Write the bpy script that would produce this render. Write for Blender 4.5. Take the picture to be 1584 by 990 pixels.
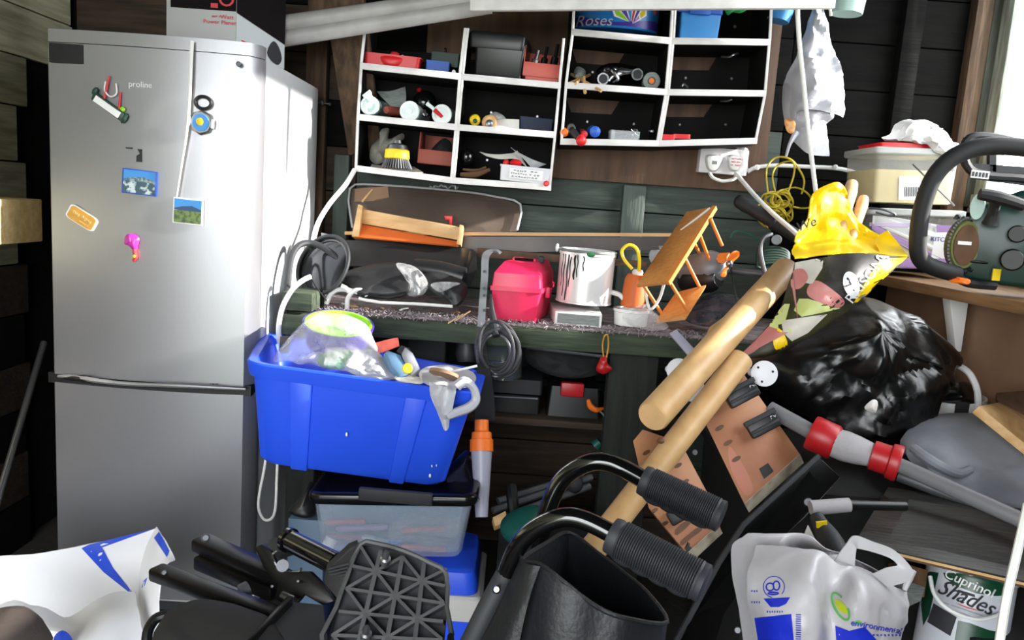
import bpy, bmesh, math, random
from mathutils import Vector as V, Matrix as MX, Euler, noise
random.seed(7)
for o in list(bpy.data.objects): bpy.data.objects.remove(o)
SC = bpy.context.scene
COL = SC.collection
R = math.radians

# ---------------- camera ----------------
CAM_H, PITCH, ROLL, FPX = 1.32, 8.6, 4.0, 1200.0
cam = bpy.data.cameras.new('camera'); cam.sensor_width = 36; cam.lens = 36 * FPX / 1584
cam.clip_start = .02
camo = bpy.data.objects.new('camera', cam); COL.objects.link(camo)
CR = MX.Rotation(R(90 - PITCH), 3, 'X') @ MX.Rotation(R(ROLL), 3, 'Z')
camo.matrix_world = MX.Translation((0, 0, CAM_H)) @ CR.to_4x4()
SC.camera = camo

# ---------------- daylight ----------------
wd = bpy.data.worlds.new('sky'); SC.world = wd; wd.use_nodes = True
bg = wd.node_tree.nodes['Background']; bg.inputs[0].default_value = (.93, .97, 1, 1); bg.inputs[1].default_value = 11
sun = bpy.data.lights.new('sun', 'SUN'); sun.energy = 18; sun.angle = R(.8); sun.color = (1, .96, .9)
suno = bpy.data.objects.new('sun', sun); COL.objects.link(suno)
SUN_EL, SUN_AZ = 20, 3.5      # elevation, and degrees the light leans towards the back wall
sd = V((-math.cos(R(SUN_EL)) * math.cos(R(SUN_AZ)), math.cos(R(SUN_EL)) * math.sin(R(SUN_AZ)), -math.sin(R(SUN_EL))))
suno.rotation_euler = sd.to_track_quat('-Z', 'Y').to_euler(); suno.location = (4, 0, 4)
def portal(loc, rot, sx, sy):
    l = bpy.data.lights.new('daylight_portal', 'AREA'); l.shape = 'RECTANGLE'; l.size = sx; l.size_y = sy
    l.cycles.is_portal = True
    o = bpy.data.objects.new('daylight_portal', l); COL.objects.link(o); o.location = loc; o.rotation_euler = rot
portal((1.75, 1.8, 1.88), (0, R(90), 0), 1.4, 2.2)
portal((-.62, -1.35, 1.17), (R(90), 0, 0), 1.9, 2.34)
vs = SC.view_settings
SC.display_settings.display_device = 'sRGB'
vs.view_transform = 'Standard'; vs.look = 'None'; vs.exposure = 0.0; vs.gamma = 1.0; vs.use_curve_mapping = False

# ---------------- geometry helpers ----------------
def P(px, py, d):
    """point of the room seen at photo pixel (px,py) at distance d into the room"""
    v = CR @ V(((px - 792) / FPX, -(py - 495) / FPX, -1))
    return V((0, 0, CAM_H)) + v * (d / v.y)
def Q(*pts): return [P(*p) for p in pts]
def mm(px, d): return px * d / FPX
def F(px, py, d, rx=0, ry=0, rz=0):
    return MX.Translation(P(px, py, d)) @ Euler((R(rx), R(ry), R(rz))).to_matrix().to_4x4()
def cr(pts, n, closed=False):
    """Catmull-Rom through pts"""
    out = []; m = len(pts)
    if m < 3 and not closed:
        return [pts[0].lerp(pts[-1], i / n) for i in range(n + 1)]
    segs = m if closed else m - 1
    for i in range(segs):
        if closed: a, b, c, d = pts[(i - 1) % m], pts[i], pts[(i + 1) % m], pts[(i + 2) % m]
        else: a, b, c, d = pts[max(i - 1, 0)], pts[i], pts[i + 1], pts[min(i + 2, m - 1)]
        for k in range(n):
            t = k / n
            out.append(.5 * ((2 * b) + (c - a) * t + (2 * a - 5 * b + 4 * c - d) * t * t + (3 * b - a - 3 * c + d) * t ** 3))
    if not closed: out.append(pts[-1].copy())
    return out
def rr(r=.2, n=4):
    out = []
    for cx, cy, a0 in ((1 - r, -1 + r, -90), (1 - r, 1 - r, 0), (-1 + r, 1 - r, 90), (-1 + r, -1 + r, 180)):
        for k in range(n + 1):
            a = R(a0 + 90 * k / n); out.append((cx + r * math.cos(a), cy + r * math.sin(a)))
    return out
def bil(q, u, v):
    u = (u + 1) / 2; v = (v + 1) / 2
    return q[0].lerp(q[1], u).lerp(q[3].lerp(q[2], u), v)
def frame(axis):
    z = axis.normalized(); x = z.cross(V((0, 0, 1)))
    if x.length < .05: x = z.cross(V((0, 1, 0)))
    x.normalize(); return x, z.cross(x)
class B:
    def __init__(s, M=None): s.v = []; s.f = []; s.M = M
    def add(s, vs, fs):
        k = len(s.v)
        s.v += [s.M @ V(p) for p in vs] if s.M is not None else [V(p) for p in vs]
        s.f += [tuple(i + k for i in f) for f in fs]; return s
    def hexa(s, b4, t4):
        return s.add(list(b4) + list(t4), [(3, 2, 1, 0), (4, 5, 6, 7), (0, 1, 5, 4), (1, 2, 6, 5), (2, 3, 7, 6), (3, 0, 4, 7)])
    def box(s, c, sz, rot=None):
        c = V(c); x, y, z = sz[0] / 2, sz[1] / 2, sz[2] / 2
        p = [V(q) for q in ((-x, -y, -z), (x, -y, -z), (x, y, -z), (-x, y, -z), (-x, -y, z), (x, -y, z), (x, y, z), (-x, y, z))]
        if rot: e = Euler([R(a) for a in rot]).to_matrix(); p = [e @ q for q in p]
        return s.hexa([c + q for q in p[:4]], [c + q for q in p[4:]])
    def prism(s, pts, off):
        n = len(pts); pts = [V(p) for p in pts]; off = V(off)
        return s.add(pts + [p + off for p in pts], [tuple(range(n)), tuple(range(2 * n - 1, n - 1, -1))] + [(i, i + n, (i + 1) % n + n, (i + 1) % n) for i in range(n)])
    def slab(s, q, th):
        n = (q[1] - q[0]).cross(q[-1] - q[0]).normalized()
        if n.y < 0: n = -n
        return s.prism(q, n * th)
    def bar(s, a, b, w, h, up=(0, 0, 1)):
        a = V(a); b = V(b); t = (b - a).normalized(); x = t.cross(V(up)).normalized() * w / 2; y = x.cross(t).normalized() * h / 2
        return s.hexa([a - x - y, a + x - y, a + x + y, a - x + y], [b - x - y, b + x - y, b + x + y, b - x + y])
    def tube(s, pts, r, n=8, sub=5, closed=False, raw=False):
        pts = [V(p) for p in pts]; m = len(pts)
        path = pts if raw else cr(pts, sub, closed); k = len(path)
        if isinstance(r, (list, tuple)):
            rs = []
            for i in range(k):
                t = i / (k - 1) * (m - 1); j = min(int(t), m - 2); rs.append(r[j] + (r[j + 1] - r[j]) * (t - j))
        else: rs = [r] * k
        vs = []; fs = []; prev = None
        for i in range(k):
            a = path[(i - 1) % k] if (i or closed) else path[0]; c = path[(i + 1) % k] if (i < k - 1 or closed) else path[-1]
            t = (c - a)
            t = t.normalized() if t.length > 1e-9 else V((0, 0, 1))
            if prev is None: x, y = frame(t)
            else:
                x = prev - t * prev.dot(t)
                x = x.normalized() if x.length > 1e-6 else frame(t)[0]
                y = t.cross(x)
            prev = x
            for j in range(n):
                an = 2 * math.pi * j / n; vs.append(path[i] + (x * math.cos(an) + y * math.sin(an)) * rs[i])
        for i in range(k if closed else k - 1):
            for j in range(n):
                a = i * n + j; b2 = i * n + (j + 1) % n; i2 = (i + 1) % k
                fs.append((a, b2, i2 * n + (j + 1) % n, i2 * n + j))
        if not closed: fs += [tuple(range(n - 1, -1, -1)), tuple((k - 1) * n + j for j in range(n))]
        return s.add(vs, fs)
    def lathe(s, p0, p1, prof, n=20, sx=1.0):
        """prof = [(t along p0..p1, radius)]"""
        p0 = V(p0); p1 = V(p1); ax = p1 - p0; x, y = frame(ax); vs = []; fs = []
        for t, r in prof:
            c = p0 + ax * t
            for j in range(n):
                a = 2 * math.pi * j / n; vs.append(c + (x * math.cos(a) * sx + y * math.sin(a)) * max(r, 1e-5))
        for i in range(len(prof) - 1):
            for j in range(n):
                fs.append((i * n + j, i * n + (j + 1) % n, (i + 1) * n + (j + 1) % n, (i + 1) * n + j))
        fs += [tuple(range(n - 1, -1, -1)), tuple((len(prof) - 1) * n + j for j in range(n))]
        return s.add(vs, fs)
    def cyl(s, a, b, r, r2=None, n=16): return s.lathe(a, b, [(0, r), (1, r if r2 is None else r2)], n)
    def rings(s, T, Bq, prof, r=.2, n=4):
        """tub / lidded box: prof=[(t height, scale)] between bottom quad Bq and top quad T"""
        uv = rr(r, n); k = len(uv); vs = []; fs = []
        for t, sc in prof:
            for u, v in uv: vs.append(bil(Bq, u * sc, v * sc).lerp(bil(T, u * sc, v * sc), t))
        for i in range(len(prof) - 1):
            for j in range(k): fs.append((i * k + j, i * k + (j + 1) % k, (i + 1) * k + (j + 1) % k, (i + 1) * k + j))
        fs += [tuple(range(k - 1, -1, -1)), tuple((len(prof) - 1) * k + j for j in range(k))]
        return s.add(vs, fs)
    def ball(s, c, r, n=12, M3=None):
        r = (r, r, r) if not isinstance(r, (tuple, list)) else r; vs = []; fs = []; h = n // 2
        for i in range(1, h):
            a = math.pi * i / h
            for j in range(n):
                b = 2 * math.pi * j / n; p = V((r[0] * math.sin(a) * math.cos(b), r[1] * math.sin(a) * math.sin(b), r[2] * math.cos(a)))
                vs.append(V(c) + (M3 @ p if M3 else p))
        for e in (1, -1):
            p = V((0, 0, e * r[2])); vs.append(V(c) + (M3 @ p if M3 else p))
        for i in range(h - 2):
            for j in range(n): fs.append((i * n + j, (i + 1) * n + j, (i + 1) * n + (j + 1) % n, i * n + (j + 1) % n))
        t = len(vs) - 2
        for j in range(n):
            fs.append((t, j, (j + 1) % n)); fs.append((t + 1, (h - 2) * n + (j + 1) % n, (h - 2) * n + j))
        return s.add(vs, fs)
    def pillow(s, out, c, front, back, rings=9, sub=4, nz=.0, ns=8., hard=True, smooth=True, seed=0, pw=.5):
        """bulging closed skin whose rim is the outline 'out' (3d points) around centre c"""
        out = [V(p) for p in out]; c = V(c)
        o = cr(out, sub, True) if smooth else [out[i].lerp(out[(i + 1) % len(out)], k / sub) for i in range(len(out)) for k in range(sub)]
        k = len(o); vs = []; fs = []; sv = V((seed * 3.1, seed * 1.7, seed))
        def pt(i, t, side):
            p = c.lerp(o[i], t); y = (front if side < 0 else back) * max(0, 1 - t * t) ** pw
            d = noise.turbulence(p * ns + sv, 4, hard) - .5
            d2 = noise.noise_vector(p * ns * 1.3 + sv)
            w = 1 if t < .99 else .25
            return p + V((d2.x * nz * .6 * w, side * y + side * d * nz * 2 * w, d2.z * nz * .6 * w))
        for side in (-1, 1):
            base = len(vs); rs = range(1, rings + 1) if side < 0 else range(1, rings)
            vs.append(pt(0, 0, side))
            for q in rs:
                for i in range(k): vs.append(pt(i, q / rings, side))
            L = list(rs); rim = 1 + (rings - 1) * k
            def vid(qi, i): return (base + 1 + qi * k + i % k) if qi < rings - 1 else rim + i % k
            for i in range(k):
                f = (base, vid(0, i), vid(0, i + 1)); fs.append(f if side < 0 else f[::-1])
                for qi in range(rings - 1):
                    f = (vid(qi, i), vid(qi + 1, i), vid(qi + 1, i + 1), vid(qi, i + 1)); fs.append(f if side < 0 else f[::-1])
        return s.add(vs, fs)
    def surf(s, rows, nu=5, nv=5, nz=0., ns=9., th=.002, closed=False, hard=True, seed=0):
        """cloth-like sheet through a grid of points, given thickness th"""
        rows = [[V(p) for p in r] for r in rows]
        rows = [cr(r, nu, closed) for r in rows]
        cols = [cr([r[i] for r in rows], nv) for i in range(len(rows[0]))]
        w = len(cols); h = len(cols[0]); sv = V((seed, seed * 2.3, seed * .7)); G = []
        for i in range(w):
            for j in range(h):
                p = cols[i][j]; d = noise.turbulence(p * ns + sv, 4, hard) - .5; d2 = noise.noise_vector(p * ns * .9 + sv)
                G.append(p + V((d2.x * .5, d * 1.5 + d2.y * .3, d2.z * .5)) * nz)
        wn = w if closed else w - 1; N = [V((0, 0, 0)) for _ in G]; fq = []
        for i in range(wn):
            for j in range(h - 1):
                f = (i * h + j, ((i + 1) % w) * h + j, ((i + 1) % w) * h + j + 1, i * h + j + 1); fq.append(f)
                nn = (G[f[2]] - G[f[0]]).cross(G[f[3]] - G[f[1]])
                for q in f: N[q] += nn
        k = len(G); vs = [g + n.normalized() * th / 2 for g, n in zip(G, N)] + [g - n.normalized() * th / 2 for g, n in zip(G, N)]
        fs = fq + [tuple(x + k for x in f[::-1]) for f in fq]
        for i in range(wn):
            for j in (0, h - 1):
                a, b = i * h + j, ((i + 1) % w) * h + j
                fs.append((b, a, a + k, b + k) if j == 0 else (a, b, b + k, a + k))
        if not closed:
            for i in (0, w - 1):
                for j in range(h - 1):
                    a, b = i * h + j, i * h + j + 1
                    fs.append((a, b, b + k, a + k) if i == 0 else (b, a, a + k, b + k))
        return s.add(vs, fs)

def O(name, b, mat, parent=None, bevel=0., ang=35, seg=2, label=None):
    me = bpy.data.meshes.new(name); me.from_pydata([tuple(p) for p in b.v], [], b.f); me.validate()
    bm = bmesh.new(); bm.from_mesh(me)
    bmesh.ops.recalc_face_normals(bm, faces=bm.faces)
    if bevel:
        ed = [e for e in bm.edges if len(e.link_faces) == 2 and e.calc_face_angle(0) > R(ang)]
        if ed: bmesh.ops.bevel(bm, geom=ed, offset=bevel, segments=seg, affect='EDGES', clamp_overlap=True, profile=.5)
    for f in bm.faces: f.smooth = True
    bm.to_mesh(me); bm.free()
    me.set_sharp_from_angle(angle=R(ang if ang > 30 else 35))
    o = bpy.data.objects.new(name, me); COL.objects.link(o)
    me.materials.append(mat if not isinstance(mat, str) else m(mat))
    if parent: o.parent = parent
    if label: o['label'] = label
    return o
ROOTS = []
def T(name, label, cat, group=None):
    o = bpy.data.objects.new(name, None); o.empty_display_size = .03; COL.objects.link(o)
    return tag(o, label, cat, group)
def tag(o, label, cat, group=None):
    o['label'] = label; o['category'] = cat
    if group: o['group'] = group
    ROOTS.append(o); return o
def S(name, b, mat, label, cat, group=None, bevel=0., ang=35):
    return tag(O(name, b, mat, None, bevel, ang), label, cat, group)
def ST(name, b, mat, bevel=0.):
    o = O(name, b, mat, None, bevel) if b else bpy.data.objects.new(name, None)
    if not b: COL.objects.link(o)
    o['kind'] = 'structure'; ROOTS.append(o); return o
TEXTS = []
def TXT(name, s, M, size, mat, parent, ext=.0006, label=None, shear=0., sx=1.0, bend=None):
    """flat lettering: M frame with local x = reading direction, local z = up, facing local -y"""
    c = bpy.data.curves.new(name, 'FONT'); c.body = s; c.size = size; c.extrude = ext; c.align_x = 'CENTER'; c.align_y = 'CENTER'; c.shear = shear
    c.resolution_u = 3
    o = bpy.data.objects.new(name, c); COL.objects.link(o); TEXTS.append((o, name, M @ MX.Rotation(R(90), 4, 'X') @ MX.Diagonal((sx, 1, 1, 1)), mat, parent, label, bend)); 
def flush_text():
    bpy.context.view_layer.update(); dg = bpy.context.evaluated_depsgraph_get(); L = []
    for o, name, M, mat, parent, label, bend in TEXTS:
        me = bpy.data.meshes.new_from_object(o.evaluated_get(dg)); me.materials.clear()
        if bend:
            for v in me.vertices: v.co = M @ v.co; v.co = bend(v.co)
        else: me.transform(M)
        L.append((name, me, mat, parent, label, o))
    for name, me, mat, parent, label, o in L:
        bpy.data.objects.remove(o)
        me.name = name; me.materials.append(m(mat)); n = bpy.data.objects.new(name, me); COL.objects.link(n); n.parent = parent
        if label: n['label'] = label
def marks(name, M, w, h, rows, mat, parent, seed=1, th=.0008, tall=.6):
    """rows of illegible small print: short strokes"""
    rg = random.Random(seed); b = B(M)
    for r in range(rows):
        z = h / 2 - h * (r + .5) / rows; x = -w / 2
        while x < w / 2 - .001:
            l = rg.uniform(.06, .16) * w; sl = rg.uniform(-12, 12)
            if rg.random() > .16: b.box((x + l / 2, 0, z + rg.uniform(-.08, .08) * h / rows), (l * .35, th, h / rows * tall * rg.uniform(.5, 1)), (0, sl, 0)); b.box((x + l / 2, 0, z + rg.uniform(-.2, .2) * h / rows), (l * .8, th, h / rows * .16), (0, sl * .5, 0))
            x += l
    return O(name, b, mat, parent)
def settle():
    """move every thing's origin to its base"""
    def walk(o, off):
        off = off + o.location; r = []
        if o.type == 'MESH': r += [off + v.co for v in o.data.vertices]
        for c in KIDS.get(o.name, []): r += walk(c, off)
        return r
    KIDS = {}
    for o in bpy.data.objects:
        if o.parent: KIDS.setdefault(o.parent.name, []).append(o)
    for o in ROOTS:
        if o.get('kind') == 'structure' and o.type == 'MESH': continue
        p = walk(o, V((0, 0, 0)))
        if not p: continue
        L = V(((min(q.x for q in p) + max(q.x for q in p)) / 2, (min(q.y for q in p) + max(q.y for q in p)) / 2, min(q.z for q in p)))
        if o.type == 'MESH': o.data.transform(MX.Translation(-L))
        o.location = L
        for c in KIDS.get(o.name, []): c.location = c.location - L

# ---------------- procedural materials ----------------
def lin(c): return tuple(((x / 255) / 12.92 if x / 255 <= .04045 else ((x / 255 + .055) / 1.055) ** 2.4) for x in c) + (1,)
SPEC = {}; MATS = {}
def D(name, col, rough=.5, metal=0., col2=None, vs=6., var=.18, bump=0., bs=40., stretch=None, alpha=1., trans=0., emit=0., spec=None, coat=0., hard=None, ior=None):
    SPEC[name] = dict(col=col, rough=rough, metal=metal, col2=col2, vs=vs, var=var, bump=bump, bs=bs, stretch=stretch, alpha=alpha, trans=trans, emit=emit, spec=spec, coat=coat, hard=hard, ior=ior)
def m(name):
    if name in MATS: return MATS[name]
    s = SPEC[name]; mt = bpy.data.materials.new(name); mt.use_nodes = True; nt = mt.node_tree; N = nt.nodes; L = nt.links
    p = N['Principled BSDF']; tc = N.new('ShaderNodeTexCoord'); mp = N.new('ShaderNodeMapping'); L.new(tc.outputs['Object'], mp.inputs[0])
    if s['stretch']: mp.inputs['Scale'].default_value = s['stretch']
    c1 = lin(s['col']); c2 = lin(s['col2']) if s['col2'] else tuple(x * (1 - s['var']) for x in c1[:3]) + (1,)
    nz = N.new('ShaderNodeTexNoise'); nz.inputs['Scale'].default_value = s['vs']; nz.inputs['Detail'].default_value = 5; L.new(mp.outputs[0], nz.inputs['Vector'])
    rp = N.new('ShaderNodeValToRGB'); lo, hi = s['hard'] or (.32, .68); rp.color_ramp.elements[0].position = lo; rp.color_ramp.elements[1].position = hi
    rp.color_ramp.elements[0].color = c1; rp.color_ramp.elements[1].color = c2
    L.new(nz.outputs[0], rp.inputs[0]); L.new(rp.outputs[0], p.inputs['Base Color'])
    p.inputs['Roughness'].default_value = s['rough']; p.inputs['Metallic'].default_value = s['metal']
    if s['spec'] is not None: p.inputs['Specular IOR Level'].default_value = s['spec']
    if s['coat']: p.inputs['Coat Weight'].default_value = s['coat']; p.inputs['Coat Roughness'].default_value = .08
    p.inputs['Alpha'].default_value = s['alpha']
    if s['trans']: p.inputs['Transmission Weight'].default_value = s['trans']
    if s['ior']: p.inputs['IOR'].default_value = s['ior']
    if s['bump']:
        n2 = N.new('ShaderNodeTexNoise'); n2.inputs['Scale'].default_value = s['bs']; n2.inputs['Detail'].default_value = 4; L.new(mp.outputs[0], n2.inputs['Vector'])
        bp = N.new('ShaderNodeBump'); bp.inputs['Strength'].default_value = s['bump']; bp.inputs['Distance'].default_value = .01
        L.new(n2.outputs[0], bp.inputs['Height']); L.new(bp.outputs[0], p.inputs['Normal'])
    MATS[name] = mt; return mt
WX, WY, WZ = (1.5, 14, 14), (14, 1.5, 14), (14, 14, 1.5)
D('green_plank', (66, 77, 69), .75, col2=(46, 54, 49), stretch=WX, vs=3, bump=.25, bs=8)
D('dark_plank', (17, 17, 15), .9, col2=(9, 9, 8), spec=.15, stretch=WX, vs=3, bump=.3, bs=8)
D('brown_plank', (70, 53, 38), .8, col2=(38, 28, 20), stretch=WX, vs=3, bump=.3, bs=8)
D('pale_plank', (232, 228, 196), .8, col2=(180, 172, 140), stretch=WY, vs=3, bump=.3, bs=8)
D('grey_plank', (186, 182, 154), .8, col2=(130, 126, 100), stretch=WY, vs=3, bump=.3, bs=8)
D('stud_brown', (104, 80, 58), .8, col2=(60, 44, 32), stretch=WZ, vs=3, bump=.3, bs=8)
D('stud_green', (84, 96, 88), .7, col2=(66, 77, 70), stretch=WZ, vs=3, bump=.2, bs=8)
D('concrete', (52, 48, 44), .9, vs=5, bump=.3, bs=25)
D('soil', (110, 118, 96), .95, vs=1)
D('pine', (214, 176, 124), .55, col2=(190, 148, 96), stretch=WX, vs=3, bump=.06, bs=6)
D('pine_y', (222, 184, 130), .55, col2=(196, 150, 96), stretch=WY, vs=3, bump=.06, bs=6)
D('block_wood', (216, 190, 140), .7, col2=(186, 156, 104), stretch=WX, vs=3, bump=.15, bs=8)
D('plywood', (96, 70, 51), .7, col2=(72, 51, 37), stretch=WZ, vs=2, bump=.1, bs=8)
D('hardboard', (150, 118, 92), .75, col2=(126, 98, 76), vs=5)
D('window_paint', (196, 206, 196), .7, col2=(120, 122, 108), stretch=WZ, vs=3, bump=.3, bs=10)
D('glass', (250, 255, 255), .02, alpha=.08, spec=.5)
D('fridge', (152, 152, 156), .32, .55, var=.04, vs=30, stretch=(30, 30, 1), bump=.0)
D('fridge_side', (200, 202, 204), .42, .1, var=.05, vs=20)
D('white', (232, 232, 230), .5, var=.06)
D('white_gloss', (236, 236, 234), .25, var=.04)
D('white_edge', (236, 234, 232), .5, col2=(214, 210, 208), vs=14)
D('grey_pipe', (188, 186, 184), .5, col2=(160, 156, 152), vs=10)
D('black', (14, 14, 15), .45, var=.25)
D('black_gloss', (14, 14, 15), .15, var=.2, coat=.4)
D('black_rubber', (28, 28, 30), .65, var=.2, vs=20)
D('black_matt', (26, 26, 27), .8, var=.25, bump=.12, bs=120)
D('black_metal', (12, 12, 13), .32, .3, var=.3, vs=14)
D('charcoal', (44, 46, 50), .65, var=.2, vs=20)
D('bin_dark', (20, 18, 17), .8, spec=.2, col2=(13, 12, 12), vs=9)
D('chrome', (168, 170, 174), .22, 1., var=.1)
D('steel', (150, 152, 156), .34, .9, var=.2)
D('dull_steel', (112, 114, 118), .5, .6, var=.25, vs=20)
D('paper', (226, 222, 216), .8, var=.1)
D('label_white', (238, 238, 238), .6, var=.04)
D('ink', (40, 40, 44), .7); D('ink_red', (214, 58, 66), .6); D('ink_blue', (52, 62, 176), .6); D('ink_grey', (150, 150, 156), .6)
D('red', (182, 26, 32), .4, var=.12); D('red_tray', (224, 36, 42), .4, var=.1); D('salmon', (208, 96, 84), .5, var=.12)
D('brick_tray', (150, 70, 54), .6, var=.2); D('pink', (232, 40, 88), .38, var=.1)
D('orange', (240, 116, 26), .45, var=.1); D('terracotta', (208, 98, 36), .6, var=.15); D('yellow', (238, 204, 20), .5, var=.1)
D('lime', (150, 214, 40), .5); D('purple', (86, 66, 170), .45); D('lilac', (176, 140, 196), .5)
D('blue_tub', (40, 88, 236), .42, var=.12, vs=3, col2=(34, 78, 224)); D('blue', (40, 96, 200), .45); D('sky_blue', (64, 150, 226), .45); D('navy', (24, 40, 72), .6)
D('teal', (22, 92, 80), .45, var=.25); D('green', (40, 128, 70), .6, var=.2); D('dark_green', (26, 56, 44), .5, var=.2); D('bright_green', (50, 180, 90), .4)
# =====================================================================
# THE SETTING
# =====================================================================
XL, XR, YB, YF, ZC = -1.66, 1.66, 2.95, -1.35, 2.62
D('window_post', (92, 96, 88), .8, col2=(60, 60, 54), stretch=WZ, vs=3, bump=.3, bs=10)
ST('ground', B().box((0, 1, -.13), (30, 30, .1)), 'soil')
ST('floor', B().box((0, (YB + YF) / 2, -.04), (XR - XL + .1, YB - YF + .1, .08)), 'concrete')
ST('ceiling', B().box((0, (YB + YF) / 2, ZC + .02), (XR - XL + .3, YB - YF + .3, .04)), 'dark_plank')
wb = ST('wall_back', B().box((0, YB + .035, ZC / 2), (XR - XL + .14, .03, ZC)), 'dark_plank')
z = 1.318 - 8 * .165; k = 0
while z < ZC:
    z0 = max(z, 0); z1 = min(z + .161, ZC)
    if z1 > z0 + .02:
        for x0, x1, mt in ((XL, -.62, 'brown_plank' if k % 3 else 'dark_plank'), (-.617, .95, 'green_plank' if z < 1.5 else 'dark_plank'), (.953, XR, 'dark_plank')):
            O('plank', B().box(((x0 + x1) / 2, YB + .008 + .003 * math.sin(k * 2.3 + x0), (z0 + z1) / 2), (x1 - x0, .024, z1 - z0)), mt, wb, .003)
    z += .165; k += 1
# studs on the back wall
for (xa, ya), w, z0, z1, mt in (((981, 300), .083, .0, 1.412, 'stud_green'), ((488, 200), .075, .0, ZC, 'stud_brown'), ((1403, 100), .07, 1.1, ZC, 'dark_plank'), ((528, 300), .055, .9, 1.45, 'stud_green'), ((1508, 100), .06, 1.2, ZC, 'stud_brown')):
    x = P(xa, ya, 2.91).x
    O('stud', B().box((x, YB - .03, (z0 + z1) / 2), (w, .05, z1 - z0)), mt, wb, .004)
# left wall
wl = ST('wall_left', B().box((XL - .06, (YB + YF) / 2, ZC / 2), (.03, YB - YF + .1, ZC)), 'dark_plank')
zs = [0, .17, .34, .5, .66, .83, 1.0, 1.17, 1.34, 1.52, 1.68, 1.84, 2.0, 2.16, 2.3, 2.46, ZC]
for i in range(len(zs) - 1):
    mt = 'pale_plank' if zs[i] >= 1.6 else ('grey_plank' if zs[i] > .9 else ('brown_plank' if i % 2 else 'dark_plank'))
    y1 = 2.93 if zs[i] >= 1.68 else 2.62 + .03 * math.sin(i * 3)
    O('plank', B().box((XL - .02 + .006 * math.sin(i * 5), (y1 + YF) / 2, (zs[i] + zs[i + 1]) / 2), (.026, y1 - YF, zs[i + 1] - zs[i] - .005)), mt, wl, .003)
c = P(22, 338, 2.32)
S('timber_beam', B().box((c.x - .03, 2.2, c.z), (.23, .24, .125)), 'block_wood', 'short pale sawn timber beam sticking out left of the fridge', 'beam', bevel=.004)
# right wall with window
wr = ST('wall_right', B().box((XR + .03, (YB + YF) / 2, .69), (.05, YB - YF + .1, 1.42)), 'dark_plank')
WY0, WY1, WZ0, WZ1 = .72, 2.94, 1.42, 2.54
for bx in (((XR + .03, (YB + WY1) / 2 + .02, 1.88), (.05, YB - WY1 + .04, 1.5)), ((XR + .03, (WY0 + YF) / 2, 1.88), (.05, WY0 - YF, 1.5)), ((XR + .03, (WY0 + WY1) / 2, 2.58), (.05, WY1 - WY0, .08))):
    O('plank', B().box(*bx), 'brown_plank', wr)
wn = ST('window_1', None, None)
for y, w, dx, mt in ((WY1 - .018, .034, .1, 'window_post'), (WY1 - .075, .07, .05, 'window_paint'), (WY0 + .02, .05, .09, 'window_paint')):
    O('window_frame', B().box((XR + .02, y, (WZ0 + WZ1) / 2), (dx, w, WZ1 - WZ0)), mt, wn, .005)
for z in (WZ0 + .02, WZ1 - .02): O('window_frame', B().box((XR + .02, (WY0 + WY1) / 2, z), (.08, WY1 - WY0 - .1, .05)), 'window_paint', wn, .005)
O('pane', B().box((XR + .03, (WY0 + WY1) / 2, (WZ0 + WZ1) / 2), (.004, WY1 - WY0 - .06, WZ1 - WZ0 - .08)), 'glass', wn)
# unseen wall behind the camera; daylight doorway offset left to dim the right
wf = ST('unseen_wall_front', B().box((XR - .66, YF, ZC / 2), (1.36, .05, ZC)), 'dark_plank')
O('unseen_wall_panel', B().box((-.68, YF, ZC - .12), (1.96, .05, .26)), 'dark_plank', wf)
ST('trim_1', B().box((-1.05, 2.895, 2.08), (1.2, .06, .14)), 'brown_plank')

# shelf along the right wall
SZ = 1.165
D('shelf_wood', (158, 122, 84), .6, col2=(112, 82, 54), stretch=WY, vs=3, bump=.1, bs=8)
sh = T('wall_shelf', 'long chipboard shelf under the window carrying the chainsaw and storage boxes', 'shelf')
O('board', B().prism([V((1.20, 2.93, SZ)), V((XR, 2.93, SZ)), V((XR, 1.2, SZ)), V((1.285, 1.2, SZ))], (0, 0, -.032)), 'shelf_wood', sh, .003)
ba = P(1472, 455, 2.34)
O('bracket', B().prism([V((1.31, 2.335, SZ - .033)), V((1.37, 2.335, SZ - .033)), V((1.372, 2.335, SZ - .2)), V((1.355, 2.335, SZ - .2))], (0, .045, 0)), 'white', sh, .003)
S('hardboard_panel', B().box((1.40, 2.2, .86), (.02, 1.4, .54)), 'hardboard', 'brown hardboard panel standing upright below the window shelf', 'board', bevel=.002)

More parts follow.
